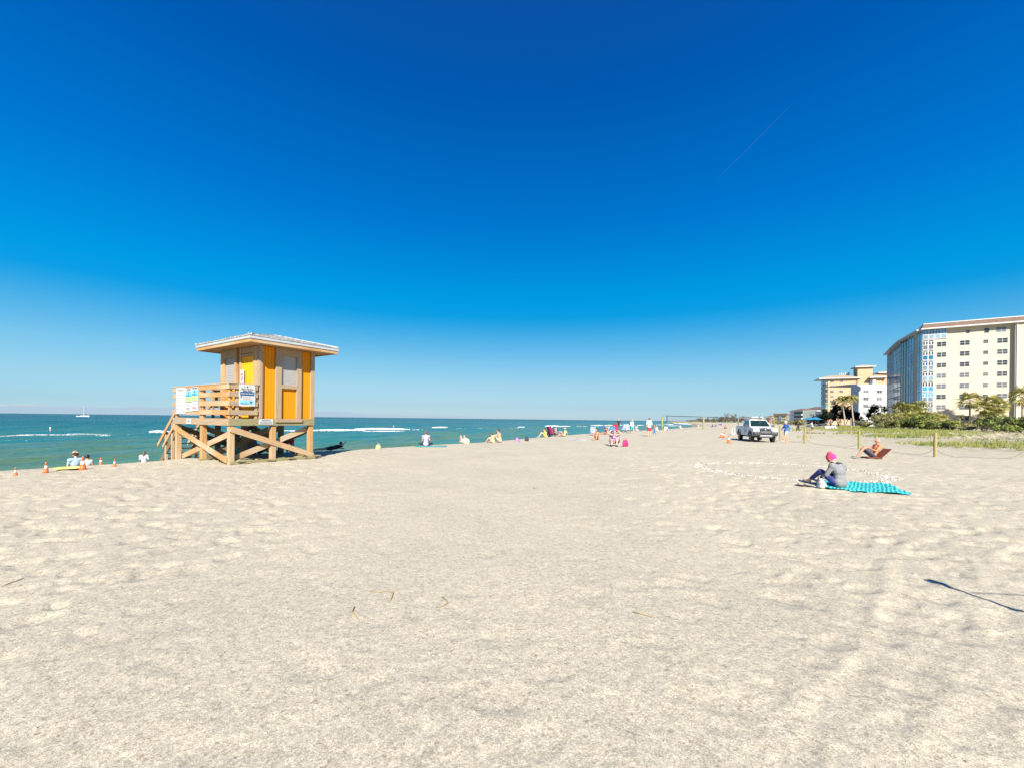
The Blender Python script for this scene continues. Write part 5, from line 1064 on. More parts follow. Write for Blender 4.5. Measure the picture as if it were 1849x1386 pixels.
m = MB(); m.tube([(.8, 0, 1.2), (.6, 0, 11.5)], [.17, .12], 8); m.build('mast', M_hull, SB); m = MB(); m.tube([(.8, 0, 2.5), (-3.6, 0, 2.7)], .12, 8); m.build('boom', cloth((.06, .10, .3)), SB)
m = MB()
for e in ((5.8, 0, 1.7), (-5.5, 0, 1.2)): m.tube([(.6, 0, 11.4), e], .035, 4)
for s in (-1, 1): m.tube([(.6, 0, 11.4), (.6, 1.6 * s, 1.1)], .03, 4)
m.build('rigging', M_grey, SB); m = MB(); m.box((-3.2, 0, 2.3), (1.4, 1.4, .06)); m.build('awning', cloth((.05, .12, .35)), SB)
for (px, py, h, r, lb) in ((91.7, 777.5, .68, .12, 'white cylindrical buoy floating off the beach at the left'), (711, 772, .75, .10, 'small white marker buoy floating behind the long breaker')):
    p = onwater(px, py); b0 = empty('buoy', (p.x, p.y, WZ), 0, lb, 'buoy'); b0.rotation_euler = (.0, -.12, 0)
    m = MB(); m.tube([(0, 0, -.2), (0, 0, h * .8), (0, 0, h)], [r, r, r * .6], 14); m.build('float', M_white, b0, True); m = MB(); m.tube([(0, 0, h * .5), (0, 0, h * .6)], r * 1.03, 14); m.build('stripe', M_cone, b0, True)
#SPLIT5
# ================================================================== buildings
M_cream = mat('cream_stucco', (.66, .565, .42), .85, var=.04, scale=.3); M_peach = mat('peach_stucco', (.60, .39, .24), .85, var=.05, scale=.3); M_whst = mat('white_stucco', (.66, .655, .64), .85, var=.03, scale=.3)
M_trim = plain('white_trim', (.60, .60, .59), .6, var=.03); M_roofb = mat('brown_roof_tiles', (.19, .12, .085), .85, var=.25, scale=2.5); M_win = mat('window_glass', (.06, .065, .075), .08, var=.5, scale=.35); M_winl = mat('window_blinds', (.15, .16, .18), .25, var=.25, scale=.5)
M_bluegl = mat('blue_facade_glass', (.015, .17, .46), .06, var=.6, scale=.22, c2=(.10, .48, .82), metal=.4); M_paleg = mat('pale_facade_glass', (.28, .38, .44), .08, var=.35, scale=.3, metal=.2); M_beige = plain('beige_stucco', (.62, .50, .34), .85)  # blue glass base puts much of the sky's reflection into the colour
class Wall:
    """vertical wall plane through two plan points; local u along it, n outwards (towards the camera side)"""
    def __init__(s, p, q):
        s.p = Vector((p[0], p[1])); d = Vector((q[0], q[1])) - s.p; s.len = d.length; s.e = d.normalized(); s.n = Vector((s.e.y, -s.e.x))
        if s.n.dot(-s.p) < 0: s.n = -s.n
    def u(s, px, py=HY):
        r = ((px - CX) - TILT * (HY - py)) / F; return (r * s.p.y - s.p.x) / (s.e.x - r * s.e.y)
    def z(s, px, py): uu = s.u(px, py); Y = s.p.y + s.e.y * uu; return EYE + ((HY - py) + TILT * (px - CX)) / F * Y
    def P(s, u, n, z): a = s.p + s.e * u + s.n * n; return Vector((a.x, a.y, z))
    def box(s, m, u0, u1, n0, n1, z0, z1):
        V = [s.P(u, n, z) for u in (u0, u1) for n in (n0, n1) for z in (z0, z1)]
        m.add(V, [(0, 1, 3, 2), (4, 6, 7, 5), (0, 4, 5, 1), (2, 3, 7, 6), (0, 2, 6, 4), (1, 5, 7, 3)])
def wbox(W_, name, args, mt, par, **k): m = MB(); W_.box(m, *args); return m.build(name, mt, par, **k)
def window(W_, u0, u1, z0, z1, par, nm=2, glass=None, off=0.0):
    """white frame, dark panes with a horizontal meeting rail; nm sashes side by side"""
    glass = glass or (M_winl if random.random() < .35 else M_win)
    m = MB(); W_.box(m, u0, u1, off + .01, off + .05, z0, z1); f = m.build('window', M_trim, par)
    w = (u1 - u0); g = MB(); gap = w * .05
    for k in range(nm):
        a = u0 + gap * .6 + (w - gap * .2) * k / nm; b_ = a + (w - gap * .2) / nm - gap
        zm = (z0 + z1) / 2
        W_.box(g, a, b_, off + .051, off + .07, z0 + .08, zm - .035); W_.box(g, a, b_, off + .051, off + .07, zm + .035, z1 - .08)
    g.build('pane', glass, f); return f
# ---- cream condominium
cz = 0.0; A0 = at(1663.5, HY, 115); A0 = (A0.x, 115); A1 = at(1849, HY, 104.8); A1 = (A1.x, 104.8)
WA = Wall(A0, A1); CB = empty('apartment_building', (A0[0], A0[1], 0), 0, 'large cream condominium with brown mansard roof and blue glass end facing the sea', 'apartment building')
def hang(o, par):
    o.parent = par; o.matrix_parent_inverse = Matrix.Translation(-Vector(par.location)); return o
def B(par, name, W_, args, mt): m = MB(); W_.box(m, *args); return hang(m.build(name, mt), par)
EV = 26.6
uc = WA.u(1828.9); LEN = WA.len + 26
B(CB, 'wall', WA, (0, uc + .3, -14, 0, -1.0, EV), M_cream); B(CB, 'wing_wall', WA, (uc, LEN, -14, .95, -1.0, EV), M_cream)
B(CB, 'downpipe', WA, (WA.u(1831), WA.u(1833), .951, 1.15, 0, EV - .3), M_trim)
def slab(par, name, poly, z0, z1, mt): m = MB(); m.prism(poly, z0, z1); return hang(m.build(name, mt), par)
def off_poly(W_, u0, u1, n0, n1): return [tuple(W_.P(u, n, 0)[:2]) for u, n in ((u0, n0), (u1, n0), (u1, n1), (u0, n1))]
B(CB, 'eave', WA, (-.5, LEN, -14, 1.6, EV, EV + .3), M_trim)
def mansard(par, W_, u0, u1, nb, n0, z0, z1, ins, mt=None):
    m = MB(); V = [W_.P(u0, n0, z0), W_.P(u1, n0, z0), W_.P(u1, nb, z0), W_.P(u0, nb, z0), W_.P(u0 + ins * .5, n0 - ins, z1), W_.P(u1, n0 - ins, z1), W_.P(u1, nb, z1), W_.P(u0 + ins * .5, nb, z1)]
    m.add(V, [(3, 2, 1, 0), (4, 5, 6, 7), (0, 1, 5, 4), (1, 2, 6, 5), (2, 3, 7, 6), (3, 0, 4, 7)]); o = hang(m.build('roof', mt or M_roofb), par)
    m = MB(); W_.box(m, u0 + ins * .5 - .1, u1, n0 - ins - 1.0, n0 - ins + .12, z1 + .003, z1 + .22); c_ = hang(m.build('parapet', M_trim), par); return o
mansard(CB, WA, -.4, LEN, -13, 1.5, EV + .303, EV + 1.5, 1.2)
def rowz(k, px=1696): return 22.6 + 2.765 * (1 - k)      # k = 0 is the top storey
cols = [(1690.0, 1707.6, 2, 1), (1731.5, 1749.7, 2, 1), (1774, 1783.3, 1, .75), (1798.8, 1818.3, 2, 1)]
for k in range(10):
    zc = rowz(k)
    for ci, (a, b_, nm, hs) in enumerate(cols):
        if k == 0: a, b_, nm, hs = [(None,) * 4, (1742.8, 1749.5, 1, .7), (1775.5, 1784.5, 1, 1), (1796.5, 1815.8, 2, 1)][ci]
        if a is None or (k == 9 and ci in (0, 2)): continue
        u0, u1 = WA.u(a), WA.u(b_); h = 1.32 * hs
        f = window(WA, u0, u1, zc - h / 2, zc + h / 2, None, nm); 
        hang(f, CB)
    for q in range(2):
        if k < 9:
            f = window(WA, LEN - 20 + q * 6, LEN - 17.2 + q * 6, zc - .66, zc + .66, None, 2, None, .95); hang(f, CB)
# glazed corner bay: white grid with upper and lower lights, one part per storey
ub = WA.u(1684.6); ub2 = WA.u(1707.6)
for k in range(9):
    zb = rowz(k) - 1.30; zt = zb + 2.62; ue = ub2 if k == 0 else ub
    bay = B(CB, 'bay_window', WA, (.05, ue, .01, .22, zb, zt), M_trim); g1 = MB(); nb = 4 if k == 0 else 2; w = (ue - .05) / nb
    g2 = MB()
    for i in range(nb):
        a = .05 + w * i + .12; b_ = .05 + w * (i + 1) - .12; mid = (a + b_) / 2
        WA.box(g1, a, mid - .12, .221, .24, zb + 1.36, zt - .5); WA.box(g1, mid + .12, b_, .221, .24, zb + 1.36, zt - .5); WA.box(g1, a, b_, .221, .24, zt - .38, zt - .12)
        WA.box(g2, a, b_, .221, .24, zb + .16, zb + 1.2)
    for g, nm_, mt_ in ((g1, 'pane', M_win if k % 3 else M_bluegl), (g2, 'lower_panel', random.choice((M_bluegl, M_paleg, M_winl)))):
        o = g.build(nm_, mt_); hang(o, CB); o.parent = bay
# sea side: four faceted glass walls stepping back along the beach
pts = [(1663.5, 115.0), (1655, 118.6), (1649, 121.7), (1640, 125.2), (1625.8, 132.0), (1613, 143.5), (1601.5, 157.0)]
pl_ = [(at(a, HY, b_).x, b_) for a, b_ in pts]
kinds = ['blue', 'wall', 'blue', 'dark', 'blue', 'blue']
for i in range(6):
    Wi = Wall(pl_[i + 1], pl_[i]); kd = kinds[i]
    B(CB, 'wall', Wi, (0, Wi.len, -3.0 - i * .01, 0, -1, EV), M_beige if kd != 'blue' else M_cream)  # beige stucco on the facets that are not blue glass
    B(CB, 'eave', Wi, (-.6 if i == 5 else 0, Wi.len, -3, 1.15 + .01 * i, EV - .02 - .01 * i, EV + .31 + .01 * i), M_trim)
    m = MB(); V = [Wi.P(0, 1.0, EV + .34), Wi.P(Wi.len, 1.0, EV + .34), Wi.P(Wi.len, -4, EV + .34), Wi.P(0, -4, EV + .34), Wi.P(0, -.6, EV + 1.6), Wi.P(Wi.len, -.6, EV + 1.6), Wi.P(Wi.len, -4, EV + 1.6), Wi.P(0, -4, EV + 1.6)]
    m.add(V, [(3, 2, 1, 0), (4, 5, 6, 7), (0, 1, 5, 4), (1, 2, 6, 5), (2, 3, 7, 6), (3, 0, 4, 7)]); hang(m.build('roof', M_roofb), CB)
    if kd == 'wall': continue
    n_ = max(1, round(Wi.len / 2.6)); w = Wi.len / n_
    for k in range(9):
        zb = rowz(k) - 1.3; fr = MB(); Wi.box(fr, 0, Wi.len, .01, .12 + .01 * i, zb - .10, zb + .10)
        for j in range(n_ + 1): u_ = min(max(w * j, .07), Wi.len - .07); Wi.box(fr, u_ - .06, u_ + .06, .012, .125 + .01 * i, zb + .101, zb + 2.66)
        fo = hang(fr.build('glazed_storey', M_trim if kd == 'blue' else M_winl), CB); g = MB(); d_ = MB()
        for j in range(n_):
            tgt = d_ if (i == 3 or (j % 4 == 3)) else g
            Wi.box(tgt, w * j + .075, w * (j + 1) - .075, .014, .07, zb + .102, zb + 2.60)
        for q, mt_ in ((g, M_bluegl), (d_, M_win)):
            if q.v: o = q.build('pane', mt_); o.parent = fo
# ---- simple block buildings further along
def block(name, label, px0, px1, Y0, Y1, ztop, depth, mt, rows, cols, wmat=None, z0w=2.0, rz_=2.9, wh=1.3, group=None):
    p = at(px0, HY, Y0); q = at(px1, HY, Y1); W_ = Wall((p.x, Y0), (q.x, Y1)); e = empty(name, (p.x, Y0, 0), 0, label, 'apartment building')
    m = MB(); rd = Vector((W_.p.x, W_.p.y)).normalized(); k_ = depth / max(.2, -rd.dot(W_.n)); bk = rd * k_       # side walls run back along the beach road, not square to the facade
    f0 = W_.P(0, 0, 0); f1 = W_.P(W_.len, 0, 0); q4 = [(f0.x, f0.y), (f1.x, f1.y), (f1.x + bk.x * .93, f1.y + bk.y), (f0.x + bk.x * 1.02, f0.y + bk.y)]
    m.prism(q4, -1, ztop); hang(m.build('wall', mt), e)
    for r in range(rows):
        for (a, b_, nm) in cols:
            u0, u1 = W_.u(a), W_.u(b_); zc = z0w + rz_ * r
            if zc > ztop - 1: continue
            f = window(W_, u0, u1, zc - wh / 2, zc + wh / 2, None, nm, wmat); hang(f, e)
    return e, W_
PBm = mat('peach_gable', (.72, .47, .25), .85, var=.05, scale=.3)
pe, WP = block('apartment_building', 'peach apartment tower with flat brown eaves and a raised stair tower', 1494, 1600, 252, 240, 27.2, 16, M_peach, 9, [(1498.5, 1505, 2), (1515, 1521.5, 2)], rz_=2.93, z0w=2.3)
WP2 = Wall((at(1483.5, HY, 262).x, 262), (at(1494, HY, 252).x, 252))
B(pe, 'wall', WP2, (0, WP2.len, -10, -.02, -1, 27.18), M_peach)
for r in range(9):
    z = 1.0 + 2.93 * r; o = B(pe, 'balcony', WP2, (.3, WP2.len - .3, -.019, .9, z, z + .35), M_trim); g = MB(); WP2.box(g, .5, WP2.len / 2 - .15, .0, .6, z + .36, z + 2.5); WP2.box(g, WP2.len / 2 + .15, WP2.len - .5, .0, .6, z + .36, z + 2.5); gg = g.build('pane', random.choice((M_win, M_paleg, M_winl))); gg.parent = o
M_tan = mat('tan_roof', (.42, .33, .22), .85, var=.2, scale=1.5)
def hiproof(par, W_, u0, u1, n0, n1, z0, h, ov, name='roof', mt=None, th=.5):
    m = MB(); W_.box(m, u0 - ov, u1 + ov, n1 - ov, n0 + ov, z0, z0 + th); f = hang(m.build('eave', M_trim), par)
    m = MB(); i_ = min(u1 - u0, n0 - n1) * .38; V = [W_.P(u0 - ov, n0 + ov, z0 + th + .01), W_.P(u1 + ov, n0 + ov, z0 + th + .01), W_.P(u1 + ov, n1 - ov, z0 + th + .01), W_.P(u0 - ov, n1 - ov, z0 + th + .01), W_.P(u0 + i_, n0 - i_, z0 + h), W_.P(u1 - i_, n0 - i_, z0 + h), W_.P(u1 - i_, n1 + i_, z0 + h), W_.P(u0 + i_, n1 + i_, z0 + h)]
    m.add(V, [(3, 2, 1, 0), (4, 5, 6, 7), (0, 1, 5, 4), (1, 2, 6, 5), (2, 3, 7, 6), (3, 0, 4, 7)]); return hang(m.build(name, mt or M_tan), par)
hiproof(pe, WP, WP.u(1483), WP.u(1546), 0, -12, 27.2, 2.4, 1.7)
u0, u1 = WP.u(1547), WP.u(1574); B(pe, 'stair_tower', WP, (u0, u1, -8, .6, 10, 33.4), M_peach); hiproof(pe, WP, u0, u1, .6, -8, 33.4, 1.6, 1.3)
u0, u1 = WP.u(1570), WP.u(1590); B(pe, 'dormer', WP, (u0, u1, -5.9, 2.0, 20, 27.0), M_peach); hiproof(pe, WP, u0 + 1, u1, 2.0, -5.9, 27.0, 2.2, 2.0)
u0, u1 = WP.u(1588), WP.u(1606); B(pe, 'stair_tower', WP, (u0, u1, -7.9, 1.0, 20, 29.6), M_peach); hiproof(pe, WP, u0, u1, 1.0, -7.9, 29.6, 1.3, 1.4)
for k in range(6): o = B(pe, 'roof_vent', WP, (WP.u(1519 + k * 3.4), WP.u(1520.8 + k * 3.4), -7, -6, 29.4, 31.0 + .4 * (k % 2)), M_roofm)
we, WW = block('apartment_building', 'plain white apartment block in front of the peach tower', 1535.5, 1606, 172, 172, 16.9, 14, M_whst, 5, [(1558, 1568, 2), (1582, 1592, 2)], rz_=2.92, z0w=2.6)
B(we, 'roof_cap', WW, (-.15, WW.len, -14, .12, 16.9, 17.1), M_trim); B(we, 'chimney', WW, (WW.u(1585), WW.u(1591), -4, -2.6, 17.1, 19.2), M_whst)
ye, WY = block('apartment_building', 'low yellow apartment block with brown mansard, farthest right of the pickup', 1397, 1422, 420, 405, 8.6, 14, mat('yellow_stucco', (.74, .56, .28), .85, var=.05, scale=.3), 3, [(1400, 1402.2, 1), (1403.5, 1405.5, 1), (1416, 1418, 1), (1413, 1415, 1)], rz_=2.8, z0w=1.6)
u0, u1 = WY.u(1406.7), WY.u(1411.3); o = B(ye, 'glass_stairwell', WY, (u0, u1, .02, .5, 0, 8.7), M_paleg); mansard(ye, WY, -.4, WY.len, -13, .8, 8.61, 10.0, .8)
B(ye, 'wall', WY, (WY.len + .01, WY.len + 9, -14, -1.5, -1, 9.0), M_paleg)
ne, WN = block('apartment_building', 'white apartment block with stacked balconies and reddish roof, in the far distance', 1427, 1450, 345, 330, 10.3, 14, M_whst, 0, [])
for r in range(3):
    z = 1.2 + 3.0 * r; o = B(ne, 'balcony', WN, (WN.u(1434), WN.len, .01, 1.4, z, z + .9), M_trim); g = MB(); WN.box(g, WN.u(1434.5), WN.len - .3, .011, .4, z + .91, z + 2.7); gg = g.build('pane', M_win); gg.parent = o
hiproof(ne, WN, 0, WN.len, 0, -12, 10.3, 2.2, .8, mt=M_roofb)
ge, WG = block('apartment_building', 'pale green apartment block beside the far balconies', 1449.5, 1472, 305, 296, 9.6, 12, mat('pale_green_stucco', (.68, .74, .60), .85, var=.04, scale=.3), 2, [(1463.5, 1466, 1), (1468, 1470.5, 1)], z0w=4.0)
hiproof(ge, WG, 0, WG.len, -1, -11, 9.6, .8, .2, mt=M_trim)
re_, WR_ = block('apartment_building', 'reddish roofed white building partly hidden behind the pale green block', 1455, 1485, 385, 365, 13.0, 14, M_whst, 4, [(1473, 1475.5, 2), (1478.5, 1481, 2)], z0w=2.4)
hiproof(re_, WR_, 0, WR_.len, 0, -13, 13.0, 2.6, 1.0, mt=M_roofb)
for (px0, px1, Y, zt, mt_, lb) in ((1384, 1394, 520, 7.5, M_peach, 'small distant peach house directly right of the pickup cab'), (1340, 1352, 640, 7, M_whst, 'tiny distant white house beyond the pickup roof'), (1356, 1372, 600, 5.5, M_cream, 'tiny distant cream house behind the rescue board')):
    e, W_ = block('house', lb, px0, px1, Y, Y - 6, zt, 9, mt_, 2, [(px0 + 2, px0 + 3.5, 1), (px1 - 3.5, px1 - 2, 1)], z0w=2); e['category'] = 'house'; hiproof(e, W_, 0, W_.len, 0, -9, zt, 2.2, .6, mt=M_roofb)
# ================================================================== vegetation
def leafmat(name, c1, c2, scale=.8):
    m, t, b = newmat(name); N = t.nodes; L = t.links; g = N.new('ShaderNodeNewGeometry')
    n1 = N.new('ShaderNodeTexNoise'); n1.inputs['Scale'].default_value = scale; n1.inputs['Detail'].default_value = 3; L.new(g.outputs['Position'], n1.inputs['Vector'])
    a = N.new('ShaderNodeMath'); a.operation = 'MULTIPLY_ADD'; L.new(g.outputs['Random Per Island'], a.inputs[0]); a.inputs[1].default_value = .5; a.inputs[2].default_value = -.25
    s = N.new('ShaderNodeMath'); s.operation = 'ADD'; L.new(n1.outputs[0], s.inputs[0]); L.new(a.outputs[0], s.inputs[1])
    r = N.new('ShaderNodeValToRGB'); L.new(s.outputs[0], r.inputs[0]); e = r.color_ramp.elements; e[0].position = .3; e[0].color = rgb(c1); e[1].position = .72; e[1].color = rgb(c2)
    L.new(r.outputs[0], b.inputs['Base Color']); b.inputs['Roughness'].default_value = .6; b.inputs['Specular IOR Level'].default_value = .3
    tr = N.new('ShaderNodeBsdfTranslucent'); L.new(r.outputs[0], tr.inputs[0]); mx = N.new('ShaderNodeMixShader'); mx.inputs[0].default_value = .22; L.new(b.outputs[0], mx.inputs[1]); L.new(tr.outputs[0], mx.inputs[2]); L.new(mx.outputs[0], N['Material Output'].inputs[0])
    return m
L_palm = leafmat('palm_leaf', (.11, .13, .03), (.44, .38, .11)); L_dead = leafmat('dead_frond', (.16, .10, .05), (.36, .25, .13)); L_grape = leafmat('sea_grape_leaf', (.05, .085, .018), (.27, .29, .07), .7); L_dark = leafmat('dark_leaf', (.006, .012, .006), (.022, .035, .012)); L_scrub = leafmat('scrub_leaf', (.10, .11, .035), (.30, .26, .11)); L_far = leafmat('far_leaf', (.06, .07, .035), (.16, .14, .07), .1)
L_grass = leafmat('dune_grass', (.060, .100, .016), (.30, .28, .085), .5); L_brush = leafmat('pale_brush', (.30, .26, .18), (.50, .45, .34), 1.5); M_trunk = mat('palm_trunk', (.30, .24, .17), .9, var=.35, scale=4, bump=1, stretch=(1, 1, 4)); M_trunkp = mat('pale_trunk', (.46, .38, .28), .9, var=.25, scale=4, bump=1, stretch=(1, 1, 4)); M_trunkd = mat('dark_trunk', (.07, .055, .045), .9, var=.3)
def fan(m, c, d, size, rnd, nb=13):
    """fan palm leaf: petiole then radiating blades with drooping tips"""
    d = d.normalized(); side = d.cross(V3(0, 0, 1)); side = side.normalized() if side.length > .1 else V3(1, 0, 0); up = side.cross(d).normalized()
    roll = Matrix.Rotation(rnd.uniform(-.6, .6), 3, d); side = roll @ side; up = roll @ up
    hub = c + d * size * .75; m.add([c + side * .02, c - side * .02, hub - side * .015, hub + side * .015], [(0, 1, 2, 3)])
    for k in range(nb):
        a = (k / (nb - 1) - .5) * 3.6; r = size * rnd.uniform(.75, 1.0) * (1 - .12 * abs(a)); v = d * math.cos(a) + side * math.sin(a); w = size * .055
        p1 = hub + v * r * .55; p2 = hub + v * r + V3(0, 0, -r * rnd.uniform(.15, .5)); q = v.cross(up).normalized() * w
        m.add([hub, p1 + q, p2, p1 - q], [(0, 1, 2, 3)])
def fan_palm(px, Y, ztop, zc, R_, label, n=42, skirt=True, lean=.0, mt=None, zb=None):
    p = at(px, HY, Y); g = gz(p.x, p.y); rnd = random.Random(int(px * 13 + Y)); e = empty('fan_palm', (p.x, Y, g), 0, label, 'palm tree', 'fan palms by the condominium')
    h = zc - g; m = MB(); m.tube([(-lean, 0, -.3), (-lean * .4, 0, h * .5), (0, 0, h)], [.22, .17, .15], 10); m.build('trunk', M_trunk, e, True)
    n = int(n * .68); R_ *= 1.12
    m = MB(); c = V3(0, 0, h)
    for k in range(n):
        th = k * 2.39996; el_ = math.asin(1 - 1.55 * (k + .5) / n); d = V3(math.cos(el_) * math.cos(th), math.cos(el_) * math.sin(th), math.sin(el_) + .1); fan(m, c + d * .15, d, R_ * rnd.uniform(.48, .66), rnd)
    m.build('crown', mt or L_palm, e)
    if skirt:
        m = MB()
        for k in range(12): th = k * 2.4; d = V3(math.cos(th) * .6, math.sin(th) * .6, -.85 - .2 * rnd.random()); fan(m, c - V3(0, 0, .2), d, R_ * .4, rnd, 9)
        m.build('dead_fronds', L_dead, e)
    return e
def zt_at(px, py, Y): return at(px, py, Y).z
for (px, py, Y, R_, n, lb) in ((1751, 724, 92, 2.3, 44, 'tall fan palm standing clear in front of the cream wall'), (1790, 727, 90, 2.0, 40, 'fan palm with the highest crown in the clump right of the clear-trunked palm'), (1777, 736, 88, 1.9, 36, 'fan palm leaning into the left side of the palm clump'), (1803, 733, 93, 2.0, 36, 'fan palm at the right side of the palm clump'), (1783, 752, 86, 1.9, 40, 'bushy low fan palm at the foot of the palm clump'), (1797, 748, 87, 1.8, 36, 'stout fan palm in the middle of the palm clump'), (1774, 764, 84, 1.5, 30, 'young fan palm at the lower left of the clump'), (1846, 717, 84, 2.4, 40, 'fan palm with dark trunk at the right edge'), (1733, 754, 95, .8, 20, 'stumpy little fan palm left of the clear-trunked palm')):
    Y = (WA.p.y + WA.e.y * WA.u(px)) - 3.8 - (92 - Y) * .12 if px < 1840 else Y; R_ *= 1.14 if px < 1840 else 1
    fan_palm(px, Y, 0, zt_at(px, py, Y), R_, lb, n, R_ > 1)
for (px, py, Y, R_, lb) in ((1632, 741, 98, 2.6, 'round fan palm highest on the left of the shrub bank'), (1661, 735, 100, 2.1, 'fan palm in front of the glazed corner bay'), (1650, 744, 97, 2.3, 'fan palm between the two tallest crowns of the shrub bank'), (1598, 759, 92, 2.0, 'low fan palm at the left end of the shrub bank'), (1616, 758, 90, 2.0, 'low fan palm second from the left end of the bank'), (1643, 757, 89, 2.0, 'low fan palm under the round tall one'), (1668, 753, 92, 2.1, 'fan palm mid-bank below the glazed bay'), (1684, 757, 94, 1.9, 'fan palm right of the mid-bank palms'), (1700, 757, 95, 1.5, 'smallest fan palm at the right end of the bank')):
    fan_palm(px, Y, 0, zt_at(px, py, Y), R_, lb, 44, True)
def frond(m, c, th, el_, L_, rnd, droop=1.0):
    """feather palm frond: arching rib with drooping leaflets"""
    pts = []; d = V3(math.cos(th), math.sin(th), 0)
    for k in range(11): t = k / 10; pts.append(c + d * (L_ * t * math.cos(el_) * (1 - .15 * t)) + V3(0, 0, L_ * (t * math.sin(el_) - droop * .75 * t * t)))
    s = d.cross(V3(0, 0, 1))
    m.tube(pts, [.035 - .003 * k for k in range(11)], 3)
    for k in range(1, 22):
        t = k / 22; i = min(int(t * 10), 9); q = pts[i].lerp(pts[i + 1], t * 10 - i); ax = (pts[i + 1] - pts[i]).normalized(); l = L_ * .26 * math.sin(PI * min(1, .15 + t * .9)) ** .6
        for sg_ in (-1, 1):
            v = (s * sg_ * .75 + ax * .45 + V3(0, 0, -.55 - .3 * rnd.random())).normalized(); w = ax * .055; m.add([q - w, q + w, q + v * l + w * .3, q + v * l * .98 - w * .3], [(0, 1, 2, 3)])
def coco(px, pb, py, Y, label, lean):
    p = at(px, HY, Y); g = gz(p.x, p.y); h = zt_at(px, py, Y) - g; rnd = random.Random(int(px)); e = empty('coconut_palm', (p.x, Y, g), 0, label, 'palm tree', 'coconut palms in front of the white block')
    P_ = [(-lean * (1 - (k / 8)) ** 1.5 * -1, 0, h * k / 8) for k in range(9)]; m = MB(); m.tube([(P_[0][0], 0, -.4)] + P_[1:], [.26] + [.2 - .008 * k for k in range(8)], 10); m.build('trunk', M_trunkp, e, True)
    m = MB(); c = V3(P_[-1][0], 0, h)
    for k in range(22): frond(m, c, k * 2.39996, math.radians(70 - 95 * (k / 22)), rnd.uniform(2.7, 3.4), rnd, 1.0)
    m.build('crown', leafmat('coconut_leaf', (.10, .12, .03), (.42, .34, .10)), e); m = MB()
    for k in range(5): m.ell(c + V3(.25 * math.cos(k * 1.3), .25 * math.sin(k * 1.3), -.25), (.13, .13, .16))
    m.build('coconuts', M_trunk, e, True)
coco(1521, 770, 719, 128, 'left coconut palm with yellowing drooping fronds', 1.1); coco(1537, 772, 717, 126, 'right coconut palm leaning against the corner of the white block', .9)
def leafball(m, c, r, n, size, rnd, flat=.8):
    """leaf sized faces scattered in an uneven clumped volume"""
    sub = [(V3(rnd.uniform(-1, 1) * r[0] * .75, rnd.uniform(-1, 1) * r[1] * .75, rnd.uniform(-.7, .9) * r[2] * .8), rnd.uniform(.28, .5)) for _ in range(9)]
    for k in range(n):
        s_, q = sub[k % 9]; d = V3(rnd.gauss(0, 1), rnd.gauss(0, 1), rnd.gauss(0, 1)).normalized(); p = Vector(c) + s_ + V3(d.x * r[0], d.y * r[1], d.z * r[2]) * q * rnd.uniform(.55, 1.05)
        nrm = (d + V3(rnd.uniform(-.6, .6), rnd.uniform(-.6, .6), rnd.uniform(-.2, .9))).normalized(); a = nrm.orthogonal().normalized(); a = Matrix.Rotation(rnd.random() * 6.3, 3, nrm) @ a; b_ = nrm.cross(a); z = size * rnd.uniform(.6, 1.2)
        m.add([p - a * z, p - b_ * z * .6, p + a * z, p + b_ * z * .6], [(0, 1, 2, 3)])
def shrub(px, Y, w, h, label, mt, n=900, size=.16, name='shrub', cat='shrub', group=None, z0=0, dz=0, trunk=True):
    p = at(px, HY, Y); g = gz(p.x, Y) + z0; rnd = random.Random(int(px * 7 + Y)); e = empty(name, (p.x, Y, g), 0, label, cat, group)
    m = MB(); leafball(m, (0, 0, h * .55 + dz), (w / 2, w / 2 * .8, h / 2), n, size, rnd); m.build('foliage', mt, e)
    m = MB()
    for k in range(5): a = k * 1.3; m.tube([(0, 0, -.2), (.15 * w * math.cos(a), .15 * w * math.sin(a), h * .3 + dz * .8), (.3 * w * math.cos(a), .3 * w * math.sin(a), h * .7 + dz)], [.09, .06, .02], 5)
    m.build('stems', M_trunk if mt is not L_dark else M_trunkd, e); return e
for k, (px, Y, w, h, lb, mt_) in enumerate(((1588, 84, 5, 2.2, 'yellow-green scrub mound at the left end of the dune shrubs', L_scrub), (1560, 96, 5, 2.4, 'pale scrub in front of the shaded foot of the white block', L_scrub), (1606, 80, 5, 2.1, 'olive scrub mound second from the left', L_scrub), (1628, 78, 4.5, 1.9, 'green sea grape below the round fan palm', L_grape), (1645, 77, 5, 1.9, 'sea grape left of the white marker post shrubs', L_grape), (1664, 76, 5, 1.9, 'sea grape below the glazed corner bay', L_grape), (1683, 74, 4.5, 2.0, 'bright green sea grape in mid-bank', L_grape), (1697, 72, 4.0, 2.0, 'dense sea grape just left of the bare cream wall', L_grape), (1715, 66, 4.5, 1.5, 'low green shrub beneath the palm shadow on the wall', L_grape), (1735, 66, 4.2, 1.1, 'low scrub in front of the stumpy little palm', L_scrub), (1757, 70, 4.5, 1.8, 'brownish scrub under the clear-trunked palm', L_scrub), (1778, 66, 5, 2.2, 'tan scrub mound under the palm clump', L_scrub), (1800, 62, 4.5, 2.0, 'green sea grape right of the palm clump', L_grape), (1818, 56, 4.5, 1.9, 'sea grape below the downpipe', L_grape), (1836, 50, 4.5, 2.0, 'sea grape near the right edge behind the pale brush', L_grape), (1852, 44, 4.5, 2.1, 'nearest sea grape, cut by the right edge', L_grape), (1870, 55, 5, 2.4, 'tall sea grape beyond the right edge', L_grape), (1812, 68, 4, 2.2, 'twiggy grey shrub in front of the wing wall', L_scrub))):
    shrub(px, Y, w * random.Random(k).uniform(.8, 1.1), h * random.Random(k + 50).uniform(.7, 1.35), lb, mt_, 1500, .15)
